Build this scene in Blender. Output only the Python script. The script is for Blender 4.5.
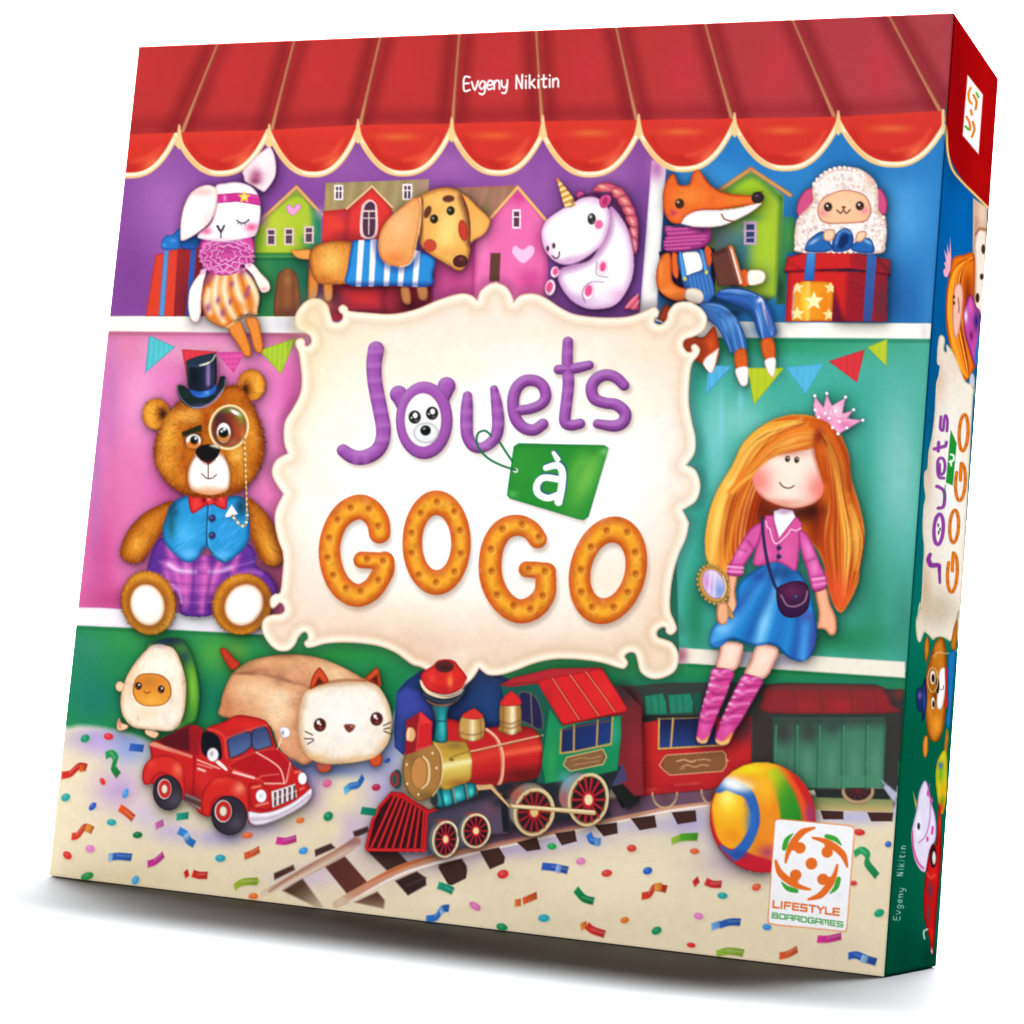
import bpy, math
import numpy as np
from contextlib import contextmanager
# A printed cardboard box standing on a white studio sweep.
U = 0.28                                        # width of the box in metres
CAM = (1.5817462, -2.3925371, 0.1811743)        # in box widths
ROT = (1.6747286, -0.0893844, 0.3984920)
FPX = 2376.1                                    # focal length in pixels of a 1024 px picture
sc = bpy.context.scene
for o in list(bpy.data.objects): bpy.data.objects.remove(o)
# camera
cam = bpy.data.cameras.new('camera'); cob = bpy.data.objects.new('camera', cam); sc.collection.objects.link(cob)
cob.location = [c*U for c in CAM]; cob.rotation_euler = ROT
cam.sensor_width = 36; cam.lens = FPX/1024*36; cam.clip_start = .01; cam.clip_end = 100
sc.camera = cob
# world
wd = bpy.data.worlds.new('World'); sc.world = wd; wd.use_nodes = True
wd.node_tree.nodes['Background'].inputs[0].default_value = (1, 1, 1, 1)
wd.node_tree.nodes['Background'].inputs[1].default_value = 0.02
sc.view_settings.view_transform = 'Standard'; sc.view_settings.look = 'None'
sc.view_settings.exposure = 0; sc.view_settings.gamma = 1
# overhead lamp and added fill lights
def area(name, loc, aim, sx, sy, power, col=(1, 1, 1), spread=180):
    l = bpy.data.lights.new(name, 'AREA'); l.shape = 'RECTANGLE'; l.size = sx*U; l.size_y = sy*U
    l.energy = power; l.color = col; l.spread = math.radians(spread)
    o = bpy.data.objects.new(name, l); sc.collection.objects.link(o)
    p = np.array(loc, float)*U; t = np.array(aim, float)*U
    from mathutils import Vector
    o.location = p; o.rotation_euler = Vector(t-p).to_track_quat('-Z', 'Y').to_euler()
    return o
area('overhead_softbox', (.08, 1.5, 4.0), (.5, -.1, 0), 2.8, .7, 500)
area('front_fill', (-.9, -8.5, .19), (.5, 0, .3), 2.4, .34, 5.5, spread=60)  # unseen lamp added low, to light the front face but hardly the floor
area('backdrop_fill', (-1.1, 1.85, 4.0), (-1.5, 4.3, 0.7), 6.4, 1.0, 340)  # unseen lamp added to bring the backdrop up to white

GAIN_F, GAIN_S = 1.0, 1.0          # paper reflectance scale of the two panels
# ---------------------------------------------------------------- printing engine
# The box is printed cardboard.  The print is drawn here shape by shape (outlines,
# strokes, soft brush marks) on a fine grid of panel vertices and stored as ink
# colour on those vertices; every printed figure becomes its own mesh.
class Panel:
    def __init__(s, hom, rows, cols):          # hom: drawing plane -> (col,row)
        s.h = hom; hi = np.linalg.inv(hom)
        c, r = np.meshgrid(np.arange(cols), np.arange(rows))
        w = hi[2,0]*c + hi[2,1]*r + hi[2,2]
        s.px = ((hi[0,0]*c + hi[0,1]*r + hi[0,2])/w).astype(np.float32)
        s.py = ((hi[1,0]*c + hi[1,1]*r + hi[1,2])/w).astype(np.float32)
        s.col = np.zeros((rows, cols, 3), np.float32)
        s.id = np.zeros((rows, cols), np.int32)
        s.rows, s.cols = rows, cols
        s.clip = None; s.cur = 0; s.names = ['panel']
        s.f = (0., 0., 1.); s.rs = np.random.RandomState(7)
    def win(s, x0, y0, x1, y1):
        q = np.array([[x0,y0,1],[x1,y0,1],[x1,y1,1],[x0,y1,1]], float) @ s.h.T
        q = q[:, :2]/q[:, 2:]
        a = int(max(0, math.floor(q[:,0].min())-1)); b = int(min(s.cols, math.ceil(q[:,0].max())+2))
        c = int(max(0, math.floor(q[:,1].min())-1)); d = int(min(s.rows, math.ceil(q[:,1].max())+2))
        if a >= b or c >= d: return None
        return slice(c, d), slice(a, b)
PN = None
def use(p):
    global PN
    PN = p
def F(x=0., y=0., k=1.): PN.f = (x, y, k)
def T(name, new=False):                         # following shapes belong to this printed figure
    if new or name not in PN.names: PN.names.append(name); PN.cur = len(PN.names)-1
    else: PN.cur = PN.names.index(name)
def hx(c):
    if isinstance(c, str): return np.array([int(c[i:i+2], 16)/255. for i in (0,2,4)], np.float32)
    return np.array(c, np.float32)
def pts(s):
    if isinstance(s, str): s = [float(t) for t in s.split()]
    a = np.array(s, float).reshape(-1, 2)
    x, y, k = PN.f
    return a*k + (x, y)
def cr(p, closed, n=5, w=None):                 # Catmull-Rom; a doubled point is a corner
    m = len(p)
    if m < 3: return p, w
    q = p if w is None else np.column_stack([p, w])
    if closed: idx = [(i-1, i, i+1, i+2) for i in range(m)]
    else: idx = [(max(i-1,0), i, i+1, min(i+2,m-1)) for i in range(m-1)]
    out = []
    for a,b,c,d in idx:
        A,B_,C_,D = q[a%m], q[b%m], q[c%m], q[d%m]
        if np.abs(B_[:2]-C_[:2]).max() < 1e-6: continue
        for t in np.arange(n)/n:
            out.append(.5*(2*B_+(C_-A)*t+(2*A-5*B_+4*C_-D)*t*t+(3*B_-A-3*C_+D)*t**3))
    if not closed: out.append(q[-1])
    out = np.array(out)
    return (out, None) if w is None else (out[:, :2], out[:, 2])
def sd_poly(X, Y, p):
    d = np.full(X.shape, 1e9, np.float32); ins = np.zeros(X.shape, bool)
    n = len(p)
    for i in range(n):
        ax, ay = p[i]; bx, by = p[(i+1) % n]
        ex, ey = bx-ax, by-ay; L = ex*ex+ey*ey
        if L < 1e-9: continue
        wx = X-ax; wy = Y-ay
        t = np.clip((wx*ex+wy*ey)/L, 0, 1)
        u = wx-t*ex; v = wy-t*ey
        np.minimum(d, u*u+v*v, out=d)
        if ey != 0: ins ^= ((ay > Y) != (by > Y)) & (wx < ex*wy/ey)
    d = np.sqrt(d)
    return np.where(ins, -d, d)
def sd_line(X, Y, p, w):
    d = np.full(X.shape, 1e9, np.float32)
    if len(p) == 1: return np.hypot(X-p[0,0], Y-p[0,1])-w[0]/2
    for i in range(len(p)-1):
        ax, ay = p[i]; ex, ey = p[i+1]-p[i]; L = ex*ex+ey*ey
        if L < 1e-9: continue
        t = np.clip(((X-ax)*ex+(Y-ay)*ey)/L, 0, 1)
        np.minimum(d, np.hypot(X-ax-t*ex, Y-ay-t*ey)-(w[i]+(w[i+1]-w[i])*t)/2, out=d)
    return d
def put(W, m, c, own=True):
    if PN.clip is not None: m = m*PN.clip[W]
    k = m[..., None]
    PN.col[W] = PN.col[W]*(1-k)+c*k
    if own: PN.id[W][m > .5] = PN.cur
    return m
def fill(W, d, c, e=None, w=4, s=.6, a=1., g=None, pr=None, bev=None, own=True, ep=1.4):
    X, Y = PN.px[W], PN.py[W]; k = PN.f[2]
    m = np.clip(.5-d/(2*s), 0, 1)*a
    c0 = hx(c)
    C_ = np.broadcast_to(c0, d.shape+(3,)).copy()
    if g is not None:                            # linear blend towards another ink
        (gx0, gy0), (gx1, gy1) = pts(g[:4]); ex, ey = gx1-gx0, gy1-gy0
        t = np.clip(((X-gx0)*ex+(Y-gy0)*ey)/(ex*ex+ey*ey), 0, 1)[..., None]
        C_ = C_*(1-t)+hx(g[4])*t
    di = np.maximum(-d, 0)
    if e is not None:
        t = (np.clip(1-di/(w*k), 0, 1)**ep)[..., None]
        C_ = C_*(1-t)+hx(e)*t
    if pr is not None:                           # ink profile by distance from the outline: (dist, ink, strength)
        ds = [q[0] for q in pr]
        al = np.interp(di, ds, [q[2] for q in pr])[..., None]
        cc = np.stack([np.interp(di, ds, [hx(q[1])[j] for q in pr]) for j in range(3)], -1)
        C_ = C_*(1-al)+cc*al
    if bev is not None and min(d.shape) > 2:     # embossed look of the artwork: (amount, width)
        gy, gx = np.gradient(d); n = np.hypot(gx, gy)+1e-6
        lt = (-.45*gx/n-.9*gy/n)*-1
        f = (lt*-bev[0]*np.clip(1-di/(bev[1]*k), 0, 1))[..., None]
        C_ = np.where(f > 0, C_+(1-C_)*f, C_*(1+f))
    m = put(W, m, C_, own)
    return W, m
def P(p, c, sm=1, **kw):
    q = pts(p)
    if sm: q, _ = cr(q, True)
    pad = 2+kw.get('s', .6)
    W = PN.win(q[:,0].min()-pad, q[:,1].min()-pad, q[:,0].max()+pad, q[:,1].max()+pad)
    if W is None: return None
    return fill(W, sd_poly(PN.px[W], PN.py[W], q), c, **kw)
def O(x, y, rx, ry, c, rot=0, **kw):
    t = np.arange(28)/28*2*np.pi; r = math.radians(rot)
    X = rx*np.cos(t); Y = ry*np.sin(t)
    return P(np.stack([x+X*math.cos(r)-Y*math.sin(r), y+X*math.sin(r)+Y*math.cos(r)], 1).ravel(), c, sm=0, **kw)
def R(x0, y0, x1, y1, c, **kw): return P([x0,y0,x1,y0,x1,y1,x0,y1], c, sm=0, **kw)
def S(lines, wd, c, sm=1, closed=False, **kw):
    k = PN.f[2]; L = lines if isinstance(lines, list) and isinstance(lines[0], (str, list, tuple, np.ndarray)) else [lines]
    parts = []; X0, Y0, X1, Y1 = 1e9, 1e9, -1e9, -1e9
    for l in L:
        lw = wd
        if isinstance(l, tuple): l, lw = l
        q = pts(l)
        if np.isscalar(lw): ww = np.full(len(q), float(lw))
        else: ww = np.interp(np.linspace(0, 1, len(q)), np.linspace(0, 1, len(lw)), lw)
        ww = ww*k
        if closed: q = np.vstack([q, q[:1]]); ww = np.append(ww, ww[0])
        if sm and len(q) > 2:
            if closed: q, ww = cr(q[:-1], True, 5, ww[:-1]); q = np.vstack([q, q[:1]]); ww = np.append(ww, ww[0])
            else: q, ww = cr(q, False, 4, ww)
        parts.append((q, ww)); h = ww.max()/2
        X0 = min(X0, q[:,0].min()-h); X1 = max(X1, q[:,0].max()+h); Y0 = min(Y0, q[:,1].min()-h); Y1 = max(Y1, q[:,1].max()+h)
    pad = 2+kw.get('s', .6)
    W = PN.win(X0-pad, Y0-pad, X1+pad, Y1+pad)
    if W is None: return None
    X, Y = PN.px[W], PN.py[W]
    d = sd_line(X, Y, *parts[0])
    for q in parts[1:]: d = np.minimum(d, sd_line(X, Y, *q))
    return fill(W, d, c, **kw)
def B(x, y, rx, ry, c, a=.6, rot=0, p=1.):       # soft brush mark
    (cx, cy), = pts([x, y]); k = PN.f[2]; rx *= k; ry *= k; r = math.radians(rot)
    m = max(rx, ry)*1.6
    W = PN.win(cx-m, cy-m, cx+m, cy+m)
    if W is None: return
    X = PN.px[W]-cx; Y = PN.py[W]-cy
    u = (X*math.cos(r)+Y*math.sin(r))/rx; v = (-X*math.sin(r)+Y*math.cos(r))/ry
    put(W, a*np.exp(-1.15*(u*u+v*v)**p), hx(c), False)
def L(p, wd, c, a=.6, s=1.5, **kw): return S(p, wd, c, a=a, s=s, own=False, **kw)   # soft line, keeps ownership
@contextmanager
def C(m):                                        # paint only inside shape m
    old = PN.clip
    if m is not None:
        n = np.zeros((PN.rows, PN.cols), np.float32); n[m[0]] = m[1]
        PN.clip = n if old is None else n*old
    yield
    PN.clip = old
def RING(cx, cy, orx, ory, irx, iry, rot, c, own=True, **kw):
    k = PN.f[2]; (x, y), = pts([cx, cy]); r = math.radians(rot); m = (max(orx, ory)*k)+4
    W = PN.win(x-m, y-m, x+m, y+m); t = np.arange(40)/40*2*np.pi
    def el(a, b): return np.stack([x+k*(a*np.cos(t)*math.cos(r)-b*np.sin(t)*math.sin(r)), y+k*(a*np.cos(t)*math.sin(r)+b*np.sin(t)*math.cos(r))], 1)
    X, Y = PN.px[W], PN.py[W]
    return fill(W, np.maximum(sd_poly(X, Y, el(orx, ory)), -sd_poly(X, Y, el(irx, iry))), c, own=own, **kw)
def TAPE(v, w, c, **kw):                         # flat paper strip with cut ends
    p, _ = cr(np.array(v, float).reshape(-1, 2), False, 4)
    d = np.gradient(p, axis=0); n = np.stack([-d[:,1], d[:,0]], 1); n /= np.linalg.norm(n, axis=1)[:,None]+1e-9
    n = n*.6+np.array([-.28, .75])*np.sign(n[:,1:2]+1e-6)*.5
    return P(np.vstack([p+n*w/2, (p-n*w/2)[::-1]]).ravel(), c, sm=0, **kw)
def GRAIN(pn, sc, amp, seed):                    # uneven ink, like brushed paint
    rs = np.random.RandomState(seed); g = rs.normal(0, 1, (int(pn.py.max()/sc)+3, int(pn.px.max()/sc)+3)).astype(np.float32)
    x = np.clip(pn.px/sc, 0, g.shape[1]-2.01); y = np.clip(pn.py/sc, 0, g.shape[0]-2.01); i = x.astype(int); j = y.astype(int); u = x-i; v = y-j
    u = u*u*(3-2*u); v = v*v*(3-2*v)
    n = (g[j,i]*(1-u)+g[j,i+1]*u)*(1-v)+(g[j+1,i]*(1-u)+g[j+1,i+1]*u)*v
    pn.col *= (1+amp*n)[..., None]
def NEAR(pn, figs, ground, r, amt, dx=0, dy=0):   # contact shading darkened into the print around the figures
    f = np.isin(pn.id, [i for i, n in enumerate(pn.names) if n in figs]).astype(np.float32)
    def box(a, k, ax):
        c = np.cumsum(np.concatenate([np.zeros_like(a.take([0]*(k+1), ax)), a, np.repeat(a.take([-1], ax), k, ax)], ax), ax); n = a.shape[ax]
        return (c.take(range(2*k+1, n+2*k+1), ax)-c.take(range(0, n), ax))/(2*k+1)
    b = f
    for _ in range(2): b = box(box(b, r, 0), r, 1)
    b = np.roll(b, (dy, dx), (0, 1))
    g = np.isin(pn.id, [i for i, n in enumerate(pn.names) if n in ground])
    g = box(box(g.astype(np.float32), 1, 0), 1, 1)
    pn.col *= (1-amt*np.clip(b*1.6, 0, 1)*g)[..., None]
def TONE(pn, gam, sat):
    c = np.clip(pn.col, 0, 1)**gam; l = (c@np.array([.3, .59, .11], np.float32))[..., None]
    pn.col = np.clip(l+(c-l)*sat, 0, 1)
def FUR(m, n, ln, amp=.2, ang=None, w=1., cen=None, a=.6):
    """short hairs inside shape m; ang degrees, or radiating from cen"""
    W, mm = m; rs = PN.rs
    ys, xs = np.nonzero(mm > .6)
    if len(ys) == 0: return
    old = PN.clip; X0 = W[1].start; Y0 = W[0].start
    if cen is not None: (cx, cy), = pts(cen)
    F0 = PN.f; 
    for i in rs.randint(0, len(ys), n):
        r, c = ys[i]+Y0, xs[i]+X0
        x, y = float(PN.px[r, c]), float(PN.py[r, c])
        t = math.atan2(y-cy, x-cx) if cen is not None else math.radians(ang)
        t += rs.normal(0, .35)
        l = ln*rs.uniform(.6, 1.3); f = rs.uniform(-amp, amp)
        co = PN.col[r, c]; co = co+(1-co)*f*.8 if f > 0 else co*(1+f)
        PN.f = (0., 0., 1.)
        W2 = PN.win(x-l-2, y-l-2, x+l+2, y+l+2)
        if W2 is None: continue
        d = sd_line(PN.px[W2], PN.py[W2], np.array([[x, y], [x+l*math.cos(t), y+l*math.sin(t)]]), np.array([w, w*.3]))
        put(W2, np.clip(.5-d/1.1, 0, 1)*a, co, False)
    PN.f = F0
def MOT(m, n, r, amp, a=.35, fl=1., rot=0):      # mottled brushwork inside shape m
    W, mm = m; rs = PN.rs
    ys, xs = np.nonzero(mm > .5)
    if len(ys) == 0: return
    F0 = PN.f; PN.f = (0., 0., 1.)
    with C(m):
        for i in rs.randint(0, len(ys), n):
            rr, c = ys[i]+W[0].start, xs[i]+W[1].start
            co = PN.col[rr, c]; f = rs.uniform(-amp, amp); q = rs.uniform(.5, 1.5)*r
            B(float(PN.px[rr,c]), float(PN.py[rr,c]), q*fl, q, co+(1-co)*f if f > 0 else co*(1+f), a, rot+rs.normal(0, 12))
    PN.f = F0
# ---- stroke letters: unit cell, y 0 = cap top, 1 = baseline
GL = {
'E': ['.75 .05 .1 .05 .08 1 .75 .97', '.1 .5 .65 .48'], 'v': ['.05 .4 .4 1 .8 .35'],
'g': ['.75 .45 .4 .38 .1 .7 .35 .95 .72 .75 .75 .45 .75 1.1 .45 1.35 .1 1.25'],
'e': ['.12 .7 .75 .65 .65 .4 .35 .38 .08 .7 .3 1 .75 .92'], 'n': ['.1 .4 .1 1', '.1 .6 .4 .38 .7 .5 .72 1'],
'y': ['.08 .4 .15 .8 .45 .92 .72 .7', '.78 .38 .72 .9 .55 1.3 .15 1.3'],
'N': ['.08 1 .1 .03', '.1 .03 .75 1', '.75 1 .8 0'], 'i': ['.2 .42 .2 1', '.22 .12 .22 .14'],
'k': ['.1 .05 .1 1', '.7 .38 .12 .72', '.25 .65 .75 1'], 't': ['.35 .1 .32 .85 .45 1 .65 .95', '.05 .4 .68 .36'],
' ': [], 'L': ['.08 .05 .08 .95 .9 .95'], 'I': ['.1 .05 .1 .95'], 'F': ['.08 .95 .08 .05 .9 .05', '.08 .5 .8 .5'],
'e2': ['.92 .05 .08 .05 .08 .95 .92 .95', '.08 .5 .85 .5'], 'S': ['.92 .05 .1 .05 .08 .5 .92 .5 .92 .95 .05 .95'],
'T': ['.02 .05 .98 .05', '.5 .05 .5 .95'], 'Y': ['.05 .05 .5 .5 .95 .05', '.5 .5 .5 .95'],
'B': ['.08 .05 .08 .95 .9 .95 .92 .5 .08 .5', '.08 .05 .85 .05 .85 .5'], 'O': ['.08 .05 .92 .05 .92 .95 .08 .95 .08 .05'],
'A': ['.06 .95 .08 .05 .92 .05 .94 .95', '.08 .6 .92 .6'], 'R': ['.08 .95 .08 .05 .92 .05 .9 .55 .08 .55', '.6 .55 .95 .95'],
'D': ['.08 .05 .08 .95 .75 .95 .92 .8 .92 .2 .75 .05 .08 .05'], 'G': ['.92 .05 .08 .05 .08 .95 .92 .95 .92 .5 .55 .5'],
'M': ['.05 .95 .05 .05 .5 .05 .95 .05 .95 .95', '.5 .05 .5 .7']}
def text(word, org, ax, ay, adv, w, c, wid=.8, sm=1, **kw):
    """org: first baseline-top corner; ax/ay: cell vectors in frame units; adv: list of advances"""
    o = np.array(org, float); ax = np.array(ax, float); ay = np.array(ay, float); out = []
    for i, ch in enumerate(word):
        g = GL[ch if not (ch == 'E' and not sm) else 'e2']
        for l in g:
            q = np.array([float(t) for t in l.split()]).reshape(-1, 2)
            out.append((o+q[:, :1]*ax*wid+q[:, 1:]*ay).ravel())
        o = o+ax*(adv[i] if not np.isscalar(adv) else adv)
    S([list(q) for q in out], w, c, sm=sm, **kw)
# ---------------------------------------------------------------- the print on the front
def art_base():
    F()
    P('0 -20 1024 -20 1024 1024 0 1024', '2a7a60', sm=0, own=False)
    P('100 40 970 0 940 340 660 335 640 330 100 330', '8c4f9c', sm=0, s=.5, own=False)
    # purple wall
    for x,y,rx,ry,c,a in ((165,205,38,60,'b070b8',.8),(135,280,25,50,'7d4088',.5),(250,165,30,22,'7a4590',.5),(345,165,45,22,'a868b0',.6),
        (450,165,40,22,'b070b4',.7),(530,185,38,40,'a868ae',.6),(500,300,30,20,'703c88',.5),(610,170,30,25,'ac70b2',.7),(640,250,12,60,'6c4690',.6),(290,300,30,20,'603878',.5),(600,310,60,14,'6a3c86',.6)):
        B(x,y,rx,ry,c,a)
    m = P('662 150 700 90 960 90 935 330 655 330', '2f7fc0', sm=0, own=False)
    with C(m):
        B(905,215,34,50,'56a4de',.95); B(710,175,40,16,'4a9ad6',.7); B(800,180,30,30,'3b8ccc',.6); B(880,165,50,14,'2f78b8',.5)
        B(898,300,26,40,'2c64a4',.8); B(930,300,10,50,'4a8cc8',.5); B(690,290,40,50,'27405e',.85); B(668,220,10,80,'203a60',.8)
        B(790,240,10,40,'2a6a98',.7); B(935,200,12,60,'3d8fd0',.4)
    # pillar
    P('652 160 667 160 657 312 640 312', 'fbf6f0', sm=0, e='d8c8d8', w=3, g=(0,170,0,195,'fbf8f4'), own=False)
    B(657,168,9,14,'c070b0',.9); B(650,312,12,10,'c8b8c0',.7)
    # pink wall
    m = P('90 330 310 330 300 640 70 620', 'e07ab4', sm=0, own=False)
    with C(m):
        for x,y,rx,ry,c,a in ((112,400,10,90,'c070b0',.8),(140,400,26,60,'eda0cc',.8),(200,350,90,14,'e0a0b8',.8),(285,335,30,10,'b06878',.8),(110,333,90,6,'c8788a',.6),
            (265,420,18,70,'e888c0',.8),(292,440,10,70,'c04a90',.8),(278,520,18,40,'e070a8',.6),(120,480,26,50,'dc78a8',.7),(100,560,20,60,'c8508c',.8),(130,600,60,16,'b84078',.8),
            (170,480,20,60,'c05090',.8),(165,440,16,40,'d068a4',.6),(270,600,20,40,'8a3a50',.9),(285,560,14,30,'b05070',.6),(128,350,12,12,'d06070',.25),(95,450,8,120,'a878b8',.5)):
            B(x,y,rx,ry,c,a)
    # teal wall
    m = P('670 335 945 335 915 682 680 665', '4cae9c', sm=0, own=False)
    with C(m):
        for x,y,rx,ry,c,a in ((760,345,80,10,'2f9460',.9),(700,375,10,30,'2d9078',.8),(715,440,16,50,'7cc8c8',.9),(740,420,30,24,'84ccc0',.8),(900,470,26,90,'84c4bc',.95),(850,345,60,12,'349c70',.7),
            (838,400,26,14,'2f9878',.5),(880,560,18,50,'5fb0a0',.7),(870,600,22,60,'358a6a',.8),(700,560,12,80,'3aa08c',.8),(695,620,12,40,'288058',.8),(840,640,60,18,'2a8458',.9),(905,620,16,50,'418c78',.8),
            (925,400,10,90,'5cb09c',.7),(880,350,50,18,'55ac90',.6),(865,500,12,70,'3a9880',.7),(700,480,8,50,'2f8f80',.6),(722,420,3,30,'8fd0e8',.5),(741,400,3,20,'8fd0e8',.5)):
            B(x,y,rx,ry,c,a)
    # green wall at the bottom
    m = P('60 622 300 632 700 660 930 674 915 780 50 780', '2c8a50', sm=0, own=False)
    with C(m):
        for x,y,rx,ry,c,a in ((85,650,26,20,'3a8a70',.8),(130,640,30,14,'3f9a50',.7),(215,655,26,22,'58a848',.9),(236,650,12,10,'7aa040',.6),(95,700,30,26,'1f7a68',.9),(210,700,20,24,'1c7860',.9),
            (80,680,20,40,'2a806c',.6),(330,655,60,10,'2f8f40',.7),(390,720,10,36,'107850',.9),(560,668,60,8,'2a8048',.8),(700,682,200,8,'20805c',.9),(860,684,60,8,'2a7a62',.9),(405,700,14,30,'1c7a50',.8)):
            B(x,y,rx,ry,c,a)
    # floor
    m = P('40 731 68 728 80 726 105 729 140 738 200 760 300 756 345 764 380 752 395 732 410 700 410 740 700 790 930 800 900 1000 30 900', 'e8d9ba', s=3, own=False)
    with C(m):
        for x,y,rx,ry,c,a in ((100,740,34,14,'a898d0',.95),(130,748,24,20,'8fa0d8',.9),(118,790,26,22,'c0a0d0',.9),(100,745,14,12,'d0b0d8',.6),(145,815,18,16,'c8b8e0',.6),(170,832,20,12,'b8a8dc',.6),(220,838,34,10,'a8a0d8',.7),
            (260,828,30,10,'b8a8dc',.6),(310,790,20,24,'c0a0c8',.9),(300,775,20,12,'9890c8',.9),(335,770,40,8,'7888c0',.95),(375,760,22,18,'90a0d8',.95),(390,740,14,30,'8898cc',.95),(385,790,20,30,'b8b0d8',.9),(350,830,24,26,'c8b4d8',.8),
            (340,800,18,14,'eedcb4',.9),(330,830,18,16,'f0e0b0',.7),(395,840,30,30,'9078a8',.7),(440,860,40,14,'8878a8',.6),(500,850,60,10,'a090c0',.7),(560,840,60,10,'b8b0d8',.7),(640,826,60,10,'b8b0d0',.7),(690,820,24,20,'a8a0d0',.8),
            (720,840,20,26,'c8c0e0',.5),(850,818,40,8,'c0b8d8',.9),(880,806,30,14,'a8b0d8',.8),(890,780,14,16,'a0a8d0',.8),(300,880,30,10,'c8b8d8',.7),(330,870,30,12,'d0b8d8',.6),(450,900,40,12,'f2e4c8',.6),(620,880,60,26,'f4e8ca',.7),(120,880,60,20,'dac9a0',.5),(560,930,80,16,'dccdb0',.4),(840,950,30,16,'d8ccb4',.4),(250,900,40,16,'e4d4b0',.5)):
            B(x,y,rx,ry,c,a)
    # shelves
    T('printed_shelf_board',1)
    m=P('80 316 310 315 310 333 80 331', 'fdf6ea', sm=0, e='e6d8d0', w=2)
    with C(m): B(250,324,40,12,'d8d0d8',.5); B(285,324,14,12,'c8c8d8',.6); B(205,325,24,10,'e8d8dc',.8)
    T('printed_shelf_board',1)
    m=P('640 318 770 322 932.5 323 932 338.5 700 337 655 320', 'fffaf0', sm=0, e='eee2d8', w=2)
    with C(m): B(755,330,14,10,'a8c0dc',.9); B(775,330,6,10,'88a0c8',.6); B(925,330,5,14,'d8d4d8',.6)
    T('printed_shelf_board',1)
    m=P('70 607.5 100 608 190 614 300 622 300 637 180 630.5 70 625.5', 'f6e9f2', sm=0, e='dcc8dc', w=2)
    with C(m): B(195,622,16,8,'ffffff',.8); B(250,626,14,10,'c8a0c0',.6); B(160,620,10,10,'b080b0',.5)
    T('printed_shelf_board',1)
    m=P('680 648 811 656 906 662 906 678.5 690 664 678 664', 'efe7d8', sm=0, e='d4cac0', w=2)
    with C(m): B(745,656,8,9,'c0c4e0',.9); B(785,661,14,8,'cabfd8',.9); B(682,655,7,10,'c87890',.9)
    PN.cur=0
    L('90 333 310 335', 3, '904060', .35); L('700 340 932 341', 3, '1a6040', .45); L('70 628 270 637', 2.5, '1a5a30', .4); L('690 666 906 680', 2.5, '0f5a3c', .4)

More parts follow.
